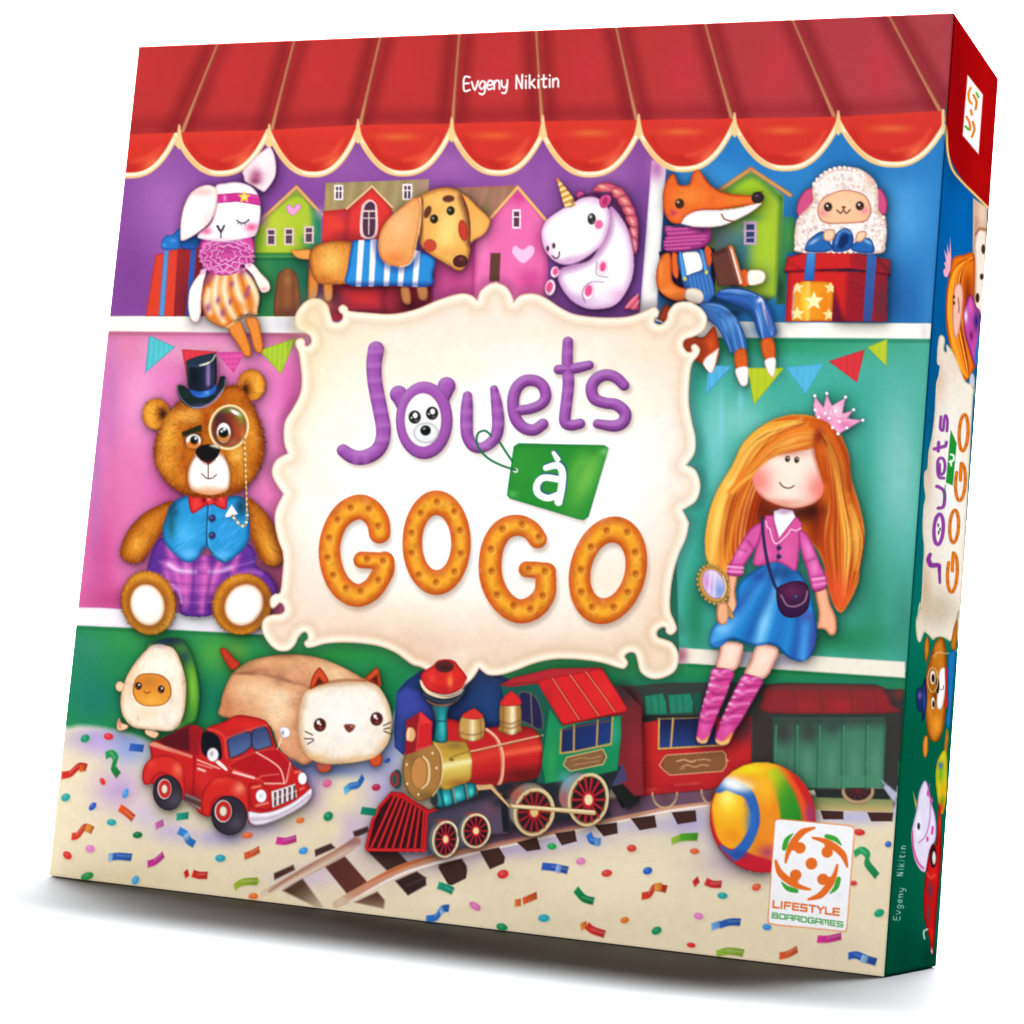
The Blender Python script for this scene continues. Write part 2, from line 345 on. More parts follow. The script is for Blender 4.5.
CUSP=[(86,136,146),(175.7,132,142),(268,129.5,138),(357,124.4,139),(451,123,137),(542.8,120.6,140),(639,119.3,138),(734.5,118,131),(839.5,116,129),(945,110,133)]
DIV=[(215.5,48,178.7,130),(293,44.5,268.9,129.5),(379.4,40.6,357.8,124.4),(459.3,36.8,451.7,123),(536.8,33,543,120.6),(617.6,29,639,119.3),(707,25.4,735,118),(795.8,23,839,116),(892.4,18,946,110)]
BOT=[176,174,175,174,173.5,175,169.6,168.8,165]
def art_awning():
    F(); T('printed_awning')
    P('100 38 139 34 955 -4 962 -4 946 112 840 117 734 119 639 121 543 122 451 124 357 126 268 131 178 133 100 137','c03a38',sm=0,g=(560,90,950,60,'b44850'))  # red pales to the right: gloss veil painted into the ink
    for i,(x0,y0,x1,y1) in enumerate(DIV):
        L([x0-8,y0,x1-9,y1],12,'7c2228',.6,s=7); L([x0+9,y0,x1+8,y1],12,'7c2228',.5,s=6)
    for i in range(9):
        a=CUSP[i]; b=CUSP[i+1]; mx=(a[0]+b[0])/2
        L([a[0]+8,a[1]-8,b[0]-8,b[1]-8],14,'84202c',.4,s=7)
        B(mx+(12-3*i),70,20,34,'d03c48' if i>3 else 'cf3c40',.6)
    for x0,y0,x1,y1 in DIV:
        S([x0-(x1-x0)*.08,y0-7,x0+(x1-x0)*.53,y0+(y1-y0)*.59,x1,y1+8],[2.8,3.2,5],'a45a48',s=.8); L([x0-.6-(x1-x0)*.08,y0-7,x0+(x1-x0)*.53-.6,y0+(y1-y0)*.59,x1,y1+10],[1.2,1.6,3.6],'dc9c6c',.7,s=.8)
    for i in range(9):
        (ax,at,ab),(bx,bt,bb)=CUSP[i],CUSP[i+1]
        t=np.linspace(0,1,17); yb=ab+(bb-ab)*t; mid=(ab+bb)/2; D=BOT[i]-mid
        X=ax+(bx-ax)*t; Y=yb-6+(D+6)*(1-np.abs(2*t-1)**2.4)
        m=P(np.concatenate([np.stack([X,Y],1).ravel(),[bx,bt,ax,at]]),'d83c32',sm=0)
        if m:
            with C(m):
                B((ax+bx)/2,(at+bt)/2,50,9,'e0443a',.6); B((ax+bx)/2,BOT[i]-6,34,8,'c8302c',.7); L([ax+14,ab+2,ax+24,BOT[i]-16,(ax+bx)/2,BOT[i]-10],6,'b82826',.4,s=3); L([(ax+bx)/2,BOT[i]-14,bx-26,BOT[i]-20,bx-14,ab],[2,6,2],'f06a48',.5,s=2.5)
                B(ax+(bx-ax)*.72,BOT[i]-14,11,4,'f07a4c',.8,-35)
                if i>2: B((ax+bx)/2-6+3*(i%3),at+12,20,4,'ec8a44' if i!=4 else 'f0803c',.6)
        Yc=Y-1
        S(np.stack([X,Yc],1).ravel(),[5.5,6,5.5],'f2c888',s=.7); L(np.stack([X,Yc-.8],1).ravel(),3,'fff4dc',.95,s=.8)
        L(np.stack([X,Yc-.3],1)[1:7].ravel(),[2,3.6,3,1],'f2b468',.7,s=1)
    for i,(x0,y0,x1,y1) in enumerate(DIV):
        P([x1-.8,y1-6,x1+.8,y1-6,x1+2.6,y1+6,x1+4.4,y1+14,x1,y1+19,x1-4.4,y1+14,x1-2.6,y1+6],'f4d294',sm=0,s=.8) if i<8 else S([x1-2,y1,x1-2,y1+22],3,'f0d0a0')
    # curved signature line of white hand lettering
    T('printed_author_name'); F(340,0,.2539)
    text('Evgeny',(486,300),(33,-1.5),(0,54),[.95,.86,.9,.86,.9,.9],7.4,'ffffff',wid=1.02,s=.45)
    text('Nikitin',(692,293),(33,-1.4),(0,53),[1.02,.55,.95,.5,.85,.5,.8],7.4,'ffffff',wid=1.,s=.45)
    T('printed_awning')

def win4(x,y,w,h,fr,dk,rot=0,bars=1):
    P([x,y,x+w,y,x+w,y+h,x,y+h],fr,sm=0,s=.5); P([x+w*.2,y+h*.12,x+w*.82,y+h*.12,x+w*.8,y+h*.9,x+w*.18,y+h*.9],dk,sm=0,s=.5)
    if bars&1: S([x,y+h*.4,x+w,y+h*.4],w*.14,fr,s=.4)
    if bars&2: S([x+w*.5,y,x+w*.5,y+h],w*.12,fr,s=.4)

def art_top_shelf():
    # gift behind the rabbit
    T('printed_striped_gift'); F(140,140,.15625)
    P('95 735 240 690 225 1126 32 1126','dc4632',sm=0,e='b83428',w=14); P('240 690 390 690 400 1126 212 1126','a53030',sm=0,g=(240,700,380,900,'8c2a34'))
    P('150 702 182 700 152 1126 116 1126','5f94cc',sm=0,e='3c6cb0',w=8); P('322 700 358 695 322 1126 288 1126','3c60b4',sm=0)
    P('132 660 160 610 205 605 235 570 262 560 262 620 250 690 190 700 140 695','2f7cc8',e='1d4f98',w=16); P('262 690 270 640 360 610 380 650 350 695 300 698','2968b8',e='1a3f88',w=14)
    B(210,640,20,14,'68a8e8',.7); B(150,670,14,10,'78b0e8',.6)
    # green house
    T('printed_green_house'); F(250,160,.125)
    m=P('35 545 370 235 565 430 565 700 462 715 462 1248 30 1248','b4c83c',sm=0)
    with C(m):
        P('480 330 570 430 570 720 440 720 510 560','3f9068',sm=0,s=4,own=False); B(560,560,60,140,'2f7f68',.9); B(200,480,120,80,'c4d040',.7); B(60,640,60,120,'78a83c',.7); B(440,640,50,60,'58985c',.8)
        L('60 500 370 265 560 440',30,'5a8a38',.7,s=3)
        R(20,750,470,1250,'35844e',own=False,g=(100,0,470,0,'2f7058')); L('30 745 470 745',14,'2c6c38',.8,s=1); L('30 768 470 768',16,'5aa054',.8,s=1); L('30 792 470 790',14,'205c3c',.8,s=1)
        B(400,1000,50,200,'2a6a58',.6); B(120,900,60,100,'4a9858',.6); B(440,1180,60,80,'184838',.7); B(60,1150,50,120,'2c7a5c',.6)
        m2=P('195 1260 208 960 245 885 300 862 352 885 385 960 396 1260','8a5436',e='5c4030',w=24)
        with C(m2): L('300 880 290 1250',30,'a06a40',.7,s=4); L('340 900 350 1250',16,'704030',.6,s=2); B(300,1240,100,60,'5a3030',.8); B(300,960,30,40,'b07a48',.7)
    S('75 488 370 212 572 432',32,'e2ae72',sm=0,e='b07050',w=10); B(90,480,50,50,'b880b8',.8); B(560,420,44,44,'9890b0',.9)
    P('340 442 292 400 292 362 318 350 345 376 370 350 402 352 402 385','f2a8d8',e='c878a8',w=14)
    for x,y in ((128,542),(270,538),(430,525)): win4(x,y,78,140,'e8c8c4','5c4a5c')
    # red house
    T('printed_red_house')
    m=P('605 180 1430 150 1425 420 590 405','a89468',sm=0)
    with C(m):
        for i in range(14): L([640+i*60,160,600+i*60,420],10,'c8b488' if i%2 else '8c7c58',.5,s=3)
        B(1380,200,60,60,'c09088',.7); B(620,300,20,120,'c8a868',.6)
    m=P('585 405 778 385 975 212 1135 385 1160 1248 575 1248 575 700','e0403c',sm=0)
    with C(m):
        L('585 410 780 392 975 225 1135 388',26,'98282c',.7,s=4); L('775 400 765 640',24,'902838',.7,s=4); B(680,500,80,80,'ea4a40',.6); B(740,440,40,40,'b83a58',.5); L('700 600 1200 600',40,'8a2838',.5,s=5)
    S('772 384 975 205 1140 375',22,'e6c49c',sm=0,e='b88060',w=8)
    P('885 605 888 390 915 335 955 312 1000 335 1018 400 1010 605','f2d0cc',sm=1); P('908 590 908 400 950 332 990 345 1000 400 992 590','5c3a50',sm=1)
    S('900 405 1010 405',14,'f0d0c8'); S('905 462 1005 462',9,'e8c8c8'); S('950 410 948 590',10,'e8ccc8'); B(950,360,30,20,'443850',.6)
    win4(672,196,72,120,'fbeef0','5a4450',bars=3); win4(1218,188,80,128,'fbeaf0','5a4450',bars=3)
    F(300,220,.15625)
    m=P('190 405 850 410 850 640 190 640','b43442',sm=0,own=True)
    with C(m):
        B(410,480,110,70,'d83838',.9); B(230,500,40,80,'6a2040',.9); L('535 420 535 640',26,'6a2038',.7,s=4); L('300 410 840 415',26,'6a2840',.6,s=5); B(590,500,50,60,'98304a',.8); B(720,560,120,60,'5a1c30',.8); B(400,590,200,20,'601c28',.8); B(800,460,40,60,'7a2c60',.7)
    # pink house
    T('printed_pink_house'); F(460,160,.12695)
    m=P('-40 215 460 195 460 260 240 470 -40 600','a87c64',sm=0)
    with C(m):
        for i in range(9): L([60+i*50,190,i*60-60,460],14,['c09080','8c7850','b07870'][i%3],.6,s=3)
        L('-40 205 450 195',16,'b85060',.7,s=3); B(200,400,60,30,'8a8048',.6)
    m=P('-200 640 120 640 240 450 455 215 690 480 690 1260 -210 1260','c4508c',sm=0)
    with C(m):
        m2=P('120 640 455 225 690 490 690 1260 105 1260','ef74b0',sm=0,own=False)
        with C(m2):
            B(460,290,70,60,'d84890',.9); B(180,720,50,160,'f48cc0',.6); B(600,640,60,100,'ec60a8',.7); B(450,760,80,300,'f078b4',.5); B(560,950,120,100,'d04890',.8); L('690 480 690 1260',30,'b83c88',.7,s=4); L('250 480 460 240 680 480',30,'c44488',.6,s=4)
        L('112 640 102 1260',24,'a83880',.6,s=3); B(60,900,40,120,'d85aa0',.6); B(20,1180,90,80,'b84890',.7)
    S('245 450 455 210 675 468',28,'f0bc7c',sm=0,e='d08060',w=8)
    win4(412,385,68,152,'fbe4f0','6a4050')
    P('498 812 418 740 415 690 440 672 495 702 550 668 585 690 580 740','fcc8e8',e='f0a8d8',w=16)
    P('240 728 322 728 312 955 228 955','6a4638',sm=0,e='9a4868',w=12)

def art_dog():
    T('printed_toy_dog'); F(300,220,.15625)
    P('-60 190 -10 190 60 188 70 245 20 250 -30 235','f0a050',e='c87838',w=14)
    for p in ('58 300 112 360 112 470 70 520 48 500','150 380 205 390 205 500 170 520 150 480'):
        P(p,'d8843a',e='8a4420',w=20)
    P('640 430 700 430 715 520 690 545 650 520','c08050',e='602820',w=20); P('745 420 815 425 820 500 790 520 755 500','c08050',e='602820',w=20)
    m=P('55 250 70 190 110 155 200 133 310 132 335 160 330 300 310 400 200 410 120 405 75 350','e08a38',e='8c4420',w=36)
    with C(m): B(200,260,90,100,'fcc868',.9); B(150,370,60,30,'c06828',.6)
    FUR(m,260,3.5,.14,ang=100)
    m=P('335 135 345 128 500 120 520 130 760 195 862 250 850 340 832 422 600 420 308 415 305 300','3492d6',sm=1,e='1c4c98',w=26)
    with C(m):
        for a in ('392 125 372 420','470 120 455 420','560 270 550 420','650 290 640 420','752 190 735 420'):
            S(a,[38,34],'fbf3f4',s=.8); 
        L('330 408 840 412',22,'2c3c88',.7,s=3); L('480 130 520 260 620 310 720 280 770 190',26,'2a3478',.7,s=4)
    F(370,160,.125)
    m=P('700 250 700 250 780 288 860 368 950 455 960 510 915 590 835 640 800 655 770 560 740 400','f3b058',e='c07a38',w=26)
    with C(m): B(870,520,60,80,'fac070',.8)
    m=P('400 292 430 262 520 225 620 213 705 240 755 310 792 420 805 560 800 640 802 720 786 800 748 872 700 885 640 850 560 800 500 765 430 712 392 640 395 480','f0b05c',e='a0582c',w=46)
    with C(m):
        B(620,560,110,240,'ffdc84',.95,10); B(560,320,110,60,'fcc870',.8); B(600,740,120,60,'e89a44',.5); L('742 300 795 470 805 650',56,'6e3c30',.9,s=4); L('402 300 400 640',22,'7a4028',.6,s=3)
        O(745,560,38,85,'cc4434',rot=-8,e='a03830',w=20,s=1); O(480,680,52,50,'cc4a38',rot=20,e='a8402c',w=18,s=1)
    FUR(m,300,3,.1,ang=80)
    O(628,306,48,28,'6a3a30',rot=-4,s=1); O(460,412,26,52,'6a3c30',rot=22,s=1)
    for x,y in ((512,468),(645,402)): O(x,y,32,36,'2c241c',s=.9); B(x-8,y-6,12,12,'a0a890',.9)
    O(722,806,60,50,'5a2c2c',rot=-12,e='3a2420',w=20); B(730,790,24,16,'8a5048',.6)
    m=P('400 290 400 290 340 302 270 358 180 432 110 512 72 600 62 700 88 785 150 832 240 852 310 832 352 760 382 620 412 460 412 360','f2aa66',e='cc7038',w=34)
    with C(m): B(240,520,100,160,'fcc48c',.8,25); B(200,780,110,50,'e87e3c',.7)
    FUR(m,260,3,.1,ang=120)
    L('398 300 410 420 380 620 350 760 310 830 240 848',9,'ffe0b0',.9,s=.7); L('418 320 412 560 392 640',12,'5a3024',.6,s=1.2)

def art_unicorn():
    T('printed_toy_unicorn'); F(530,160,.15625)
    for i,p in enumerate(('400 190 440 150 500 140 560 165 540 200 460 205','520 185 580 170 620 220 600 250 540 240','560 240 620 220 660 290 640 310 580 290','590 300 660 290 680 350 660 370 610 350','610 360 680 350 695 420 670 440 630 410','635 430 692 425 692 500 670 505 640 480','645 490 690 500 690 570 672 600 650 560')):
        m=P(p,'dc6478',e='9c3a50',w=20); x=[470,560,610,640,660,668,670][i]; y=[172,205,262,325,395,465,540][i]
        with C(m): B(x,y,34,12,'fbd0a8' if i<3 else 'fbc8c0',.9,25+i*8); B(x+14,y+12,20,8,'b84058',.5,30)
    m=P('700 850 700 960 600 950 640 890','d85878',e='a83858',w=16,sm=0); L('690 860 620 940',8,'fbc0b0',.8); L('700 900 660 950',6,'fbc0b0',.8)
    m=P('510 300 560 330 620 420 655 520 668 640 655 760 600 870 540 930 460 952 360 948 270 900 210 830 180 760 190 700 260 670 380 640 440 560 490 460','fbf3f8',e='c88cc0',w=64)
    with C(m):
        B(440,760,150,140,'ffffff',.9); B(590,600,50,140,'ffffff',.7); B(300,900,160,50,'d0a0d0',.7); B(560,860,70,50,'e8a8cc',.6); L('200 700 330 660 430 580 500 450 515 320',34,'a868a0',.7,s=5)
    m=P('215 305 270 275 330 240 400 232 460 255 500 300 515 370 500 450 460 540 380 610 300 655 220 668 150 640 100 580 75 500 80 430 120 370','fffafb',e='d49cc8',w=46)
    with C(m): B(250,420,140,110,'ffffff',.9); B(110,560,60,60,'eec0e0',.6); B(250,640,120,30,'d8a0d0',.7,-15); B(420,270,60,24,'e8c8e0',.6)
    m=P('170 118 182 112 200 135 270 225 290 262 290 285 262 300 235 300 218 290','e8b050',e='b87828',w=8,sm=0)
    with C(m):
        for i in range(5): L([165+i*14,165+i*32,215+i*17,140+i*32],13,'fff0c0',.9,s=1); L([168+i*14,180+i*32,222+i*17,154+i*32],5,'a86820',.7,s=.8)
    B(176,122,10,14,'e87068',.7)
    P('300 215 320 192 345 205 350 220 305 245','d8508c',e='a83868',w=12)
    L('270 270 330 228 430 218 500 290',12,'5a2c4c',.8,s=1.2); L('420 215 540 270 610 370 650 500 672 600',14,'803050',.6,s=1.4)
    P('445 250 475 220 515 222 520 260 490 300 455 300','e05c94',e='c04078',w=16); O(482,262,18,28,'b83868',rot=15,s=1)
    O(396,374,26,36,'38302c',s=.9,e='1a1818',w=8); B(390,360,10,12,'e8e8e8',.95); B(402,392,8,8,'908880',.6)
    O(442,410,26,30,'ee6ea4',rot=20,s=1.2); 
    O(114,564,9,17,'4a3034',s=.8); O(153,546,10,18,'4a3034',s=.8); L('145 612 165 628 185 615 188 588',9,'4a3034',.9,s=.7)
    for x,y,rx,ry,dx in ((160,715,28,38,4),(130,815,34,54,-4),(468,685,32,48,0),(376,838,38,58,0)):
        O(x,y,rx,ry,'f8ecf4',rot=10,e='e0a8cc',w=10); O(x+dx,y-4,rx*.62,ry*.64,'e8588e',rot=12,s=1)
    L('430 650 425 710 440 738 500 748',7,'8a6088',.7,s=.9); L('470 780 400 778 352 810 335 860 355 910',7,'9a6090',.7,s=.9); L('150 755 190 740',6,'9a6090',.6); L('100 860 165 885 180 800',7,'9a6090',.6)

def art_fox():
    T('printed_lime_house'); F(640,150,.15625)
    m=P('510 258 720 130 925 290 905 700 885 930 800 985 600 985 440 900 440 480 480 360','a8c43a',sm=0)
    with C(m):
        B(560,560,110,110,'60807c',.95); B(500,540,60,160,'607078',.9); B(660,640,60,200,'3c7a98',.8); B(600,800,90,200,'285a78',.9); B(830,560,60,200,'b0cc38',.7); B(700,240,100,50,'a4cc30',.9); B(720,430,80,30,'6ca058',.8)
        L('530 275 720 155 900 300',36,'3c7c48',.8,s=4); L('912 300 885 960',30,'3c6a38',.8,s=3); B(820,960,120,30,'305c60',.9); B(820,800,20,60,'98c0a0',.4)
    m=P('925 420 990 430 1020 640 940 660 935 985 870 985 905 640','3f8a58',sm=0); 
    with C(m): B(960,540,30,80,'58a048',.8); B(900,900,30,120,'2c4434',.9)
    S('520 250 712 118 965 285',30,'cf9c62',sm=0,e='a06c48',w=10); B(520,250,30,20,'a87058',.6); B(715,118,24,16,'c87060',.6)
    win4(668,455,82,148,'c8a8c4','34466c'); L('665 455 750 460',6,'d8b8d0',.6); S('675 560 745 556',9,'c0a0c0')
    T('printed_toy_fox')
    F(640,250,.15625)
    m=P('395 560 470 490 490 510 512 620 505 690 470 775 440 780 400 730 350 700 250 600 150 460 120 440 180 350 300 500','b84420',e='8a3018',w=26)
    with C(m): P('512 620 512 620 470 650 420 690 405 735 445 785 475 770','fbf2ee',e='e8b8a8',w=14,s=1); B(455,600,30,50,'d85c28',.8)
    F(640,150,.15625)
    # body dark gap
    P('150 640 450 620 480 700 470 900 300 1000 180 960 120 900 130 700','34304c',own=False)
    P('205 660 245 670 250 800 232 822 208 780','e86a30',e='a84020',w=14)
    m=P('250 660 440 640 460 800 480 900 400 960 300 900 262 800','3c68a4',e='26406c',w=20)
    P('270 665 320 650 380 660 400 760 300 800 282 740','fdfaf4',e='dcc8b8',w=14)
    for p in ('250 655 270 652 300 800 275 828 262 760','385 640 410 650 435 770 418 795 400 720'): P(p,'5a9cd8',e='2f60a0',w=9)
    P('415 630 440 610 465 650 462 720 435 740','e06030',e='a04020',w=10)
    m=P('290 830 330 790 430 770 470 830 480 920 420 980 360 920 300 870','3a6cb4',e='2a4880',w=16)
    with C(m):
        for i in range(6): L([320+i*25,800,345+i*25,920],5,'7cb4e0',.6,s=1)
    for x,y in ((290,822),(428,780)): O(x,y,12,14,'d8c860',s=.8)
    # left arm
    m=P('150 665 195 660 205 740 210 830 250 870 300 890 300 950 240 965 170 940 115 880 105 800 120 720','ea7a34',e='b84a20',w=24)
    with C(m): B(180,900,60,24,'f09a50',.7); B(135,760,14,70,'f8a058',.6)
    P('298 892 350 880 395 900 412 940 392 980 340 978 292 950','f2e4d4',e='c0a090',w=18)
    F(640,250,.15625)
    m=P('400 330 520 340 590 390 640 460 680 560 685 640 590 662 550 600 500 500 430 440 385 380','3f74b8',e='284880',w=26)
    with C(m):
        for i in range(7): L([500+i*26,400+i*14,560+i*22,650],6,'74aee0' if i%2 else '345c9c',.6,s=1)
        for p,c in (('430 345 510 355 570 390 620 450','a0c8ec'),('450 380 530 430 580 520','20407c'),('600 440 640 520 665 630','98c4ec'),('520 470 570 560 600 640','20407c')): L(p,[3,8,4],c,.7,s=1)
        B(570,470,50,60,'6aa8e0',.6); B(450,380,60,20,'5a90cc',.5,30)
    m=P('480 290 540 245 640 240 740 270 800 310 840 380 870 480 875 540 790 578 750 520 720 420 690 380 560 330','3868b4',e='284484',w=26)
    with C(m):
        B(620,270,70,16,'6c9cdc',.8,8); B(770,420,16,100,'68a4dc',.8,-12); B(770,320,20,14,'f0f4fa',.95,-20); B(800,400,8,90,'e0b8c8',.8,-15); B(850,520,14,40,'5a9cd8',.6)
        L('560 320 700 360 740 440',14,'243c74',.6,s=2)
        for p,c in (('520 262 600 255 690 268 745 290','a8ccf0'),('500 285 600 280 700 300','24407c'),('745 380 770 460 790 560','b0d4f4'),('800 360 830 440 850 540','dcc0d0'),('735 420 760 500 778 560','24407c'),('765 300 790 330 800 370','ffffff'),('820 400 835 470 858 540','2c4c90')): L(p,[3,8,4],c,.75,s=1)
    B(610,400,60,22,'2c3050',.6)
    for p,q in (('608 655 675 630 692 745 620 755','615 760 690 745 697 810 690 860 655 870 625 820'),('778 578 855 568 870 690 800 695','800 705 870 690 868 780 850 812 822 780')):
        m=P(p,'dc6428',e='a84418',w=18); FUR(m,60,3,.12,ang=85); P(q,'fdf2ee',e='f0b0a8',w=12)
    # book and right hand
    F(640,150,.15625)
    P('640 780 690 765 700 860 650 865','e0602c',e='b04020',w=12); P('695 775 750 762 795 775 808 810 785 850 700 862','fdf3e6',e='d8b8a0',w=14)
    P('565 605 600 610 630 700 672 850 640 868 600 740','d87c50',sm=0,e='8c4028',w=8); P('572 625 592 632 655 850 640 860','f0dcc8',sm=0)
    m=P('455 660 565 612 580 640 640 865 500 870','6c4038',sm=0,e='4a2824',w=14); L('480 665 560 640',9,'3a2420',.8); L('565 615 600 740 640 860',7,'b86848',.8)
    # scarf
    m=P('170 480 240 485 400 490 455 500 460 560 440 600 380 630 240 652 160 640 148 590 165 550 155 510','a83c84',e='6a2458',w=24)
    with C(m):
        for i,(y,x0,x1) in enumerate(((505,170,330),(530,180,400),(560,160,440),(582,155,430),(605,160,400),(630,165,330))):
            for j in range(int((x1-x0)/18)): L([x0+j*18,y-j*1.2,x0+j*18+12,y+5-j*1.2],7,'ec78b8',.85,s=.8)
        B(400,510,60,20,'50284c',.8); B(190,490,30,10,'e090c8',.5)
    # head
    m=P('205 148 205 148 228 160 248 215 290 222 320 210 340 140 380 122 380 122 410 160 450 215 520 262 620 282 720 288 740 300 735 340 640 360 500 380 380 384 300 420 262 468 200 460 158 400 148 300 160 230 180 180','ee7030',e='c03c18',w=22)
    with C(m):
        B(320,290,110,60,'f69040',.85); B(240,400,40,40,'f07850',.6); B(600,320,90,22,'f08838',.7); B(212,400,24,20,'d03a64',.9); B(190,250,24,60,'ec6430',.5); B(380,170,20,40,'f07c3c',.6)
    FUR(m,350,3.2,.1,ang=15)
    P('262 470 262 470 290 425 340 395 400 382 520 380 640 364 735 342 778 335 770 355 700 405 600 455 520 485 430 492 340 488','fdf8f4',e='e0c0c0',w=18)
    L('525 408 545 440 600 455',9,'8c3c30',.9,s=.7)
    O(256,340,29,32,'4a2c20',s=.9); B(246,330,9,9,'f0e0d0',.9)
    m=O(757,302,40,36,'3c2c34',rot=-15,e='181418',w=10); B(750,290,12,8,'806878',.8)
    for i in range(8): L([730+i*8,275-i,728+i*9,268-i],3,'181418',.7,s=.6)

def art_lamb():
    T('printed_red_gift'); F(770,150,.1856)
    m=P('100 640 85 922 635 922 640 660','b02a30',sm=0)
    with C(m):
        P('100 640 430 640 415 930 85 930','d42c2c',sm=0,own=False,e='a82430',w=30); P('345 740 400 900 420 930 330 930','702034',sm=0,own=False,s=3)
        P('430 640 640 660 640 930 415 930','9c2430',sm=0,own=False); B(610,820,50,140,'6c3440',.9)
        for i in range(12): L([440+i*7,690+i*18,500+i*6,730+i*18],9,'641c30' if i%2 else 'c03038',.5,s=2)
    m=P('95 575 200 548 420 545 655 590 650 668 440 640 80 652','d02c2e',sm=0,e='8c1c28',w=14)
    with C(m): P('430 545 655 590 650 668 440 640','b42830',sm=0,own=False,g=(430,0,650,0,'8c2c38')); L('100 600 180 650',12,'8c2030',.5,s=2); L('590 590 640 650',10,'601c2c',.6,s=2); L('470 570 540 640',10,'8c2030',.5,s=2)
    L('80 655 440 645 650 672',9,'5c1820',.8,s=1.2)
    P('200 550 252 548 240 702 185 702','4c94d4',sm=0,e='2c5ca4',w=12,g=(0,560,0,700,'2f68b4')); P('528 556 578 566 552 922 505 922','3c68b0',sm=0,g=(0,560,0,900,'3c5494'))
    T('printed_star_candle')
    m=P('125 760 140 718 185 705 300 705 340 715 348 740 335 920 118 920','f09a28',sm=0,e='c86a20',w=18)
    with C(m):
        B(190,810,26,120,'ffd040',.9); L('210 710 205 925',12,'ffe880',.8,s=2); B(300,840,30,100,'e87c20',.6)
        star(240,812,54,'fff4b8'); star(150,880,42,'fce8a0'); star(150,740,38,'fbe0a0'); star(330,740,36,'fbe0a0'); star(320,885,36,'fbe0a0')
    L('135 740 125 900',9,'c8b8d8',.7,s=1.2)
    T('printed_toy_lamb')
    for p in ('232 205 190 215 155 270 145 330 165 358 205 330 235 280','570 215 600 205 630 250 638 310 620 350 590 330 565 270'):
        m=P(p,'d85888',e='8c2c50',w=14)
    m=P('230 200 260 150 310 110 400 90 480 95 550 140 585 200 590 320 630 380 628 500 600 555 400 550 160 550 135 510 140 400 165 350 230 280','f6ece6',e='d8a890',w=26)
    rs=PN.rs
    for i in range(46):                     # curls on the outline
        t=i/46*2*math.pi; x=392+225*math.cos(t)*(1. if math.sin(t)>-.2 else .86); y=330+ (225 if math.sin(t)>0 else 238)*math.sin(t)
        if abs(x-392)>165 and 195<y<345: continue
        O(x,min(y,545),13,12,'fbf4ee',e='d8a088' if i%3 else 'c898b8',w=7)
    with C(m):
        for i in range(620):
            x=rs.uniform(130,640); y=rs.uniform(95,555); c=['fffdfa','ffffff','dcae98','f4e0d0','d0a8b0','fff4ec'][rs.randint(6)]
            t=rs.uniform(0,6); L([x,y,x+9*math.cos(t),y+9*math.sin(t),x+12*math.cos(t+1.2),y+12*math.sin(t+1.2)],6,c,.75,s=.8)
        B(300,170,60,30,'ffffff',.6); B(540,170,30,60,'e8b8a0',.5)
    m=P('330 232 400 212 470 220 520 245 548 300 545 350 510 385 400 395 320 395 275 375 258 320 280 265','f6c49c',e='b8604c',w=13)
    with C(m): B(400,290,90,60,'fcd4ac',.7); B(290,335,26,22,'f090a0',.8); B(515,325,26,22,'f090a0',.8)
    for x,y in ((316,304),(488,298)): O(x,y,22,24,'3a2420',s=.9); O(x-4,y-6,6,6,'ffffff',s=.7); B(x+6,y+10,8,6,'9c6050',.8)
    L('365 322 385 338 400 322 415 338 435 320',7,'6a3028',.95,s=.7); P('390 302 412 302 400 318','8c3c34',s=.6)
    P('195 512 225 470 290 435 330 500 340 530 300 548 200 545','2f6cb0',e='1c4480',w=16); B(240,490,36,10,'a8c8e8',.9,-30)
    P('560 500 530 470 470 490 440 520 460 545 560 552','2f6cb4',e='1c4488',w=16); B(530,492,30,10,'90c0e8',.9,30)
    m=P('340 540 345 470 380 430 410 418 440 435 455 480 440 525 400 545','2c5ca4',e='183c78',w=16); P('370 520 385 465 420 450 430 480 400 525','1c3468',s=1.5); L('360 500 375 450 405 430 435 445',10,'68a4dc',.9,s=1.4)
    for p in ('290 450 310 425 350 430 350 470 325 490 295 480','465 470 480 440 515 435 525 455 500 490 468 492'): P(p,'f8d0b0',e='b86c50',w=12)

def star(x,y,r,c,rot=-90,k=.45,**kw):
    q=[]
    for i in range(10):
        t=math.radians(rot+36*i); rr=r if i%2==0 else r*k; q+= [x+rr*math.cos(t),y+rr*math.sin(t)]
    return P(q,c,sm=0,**kw)

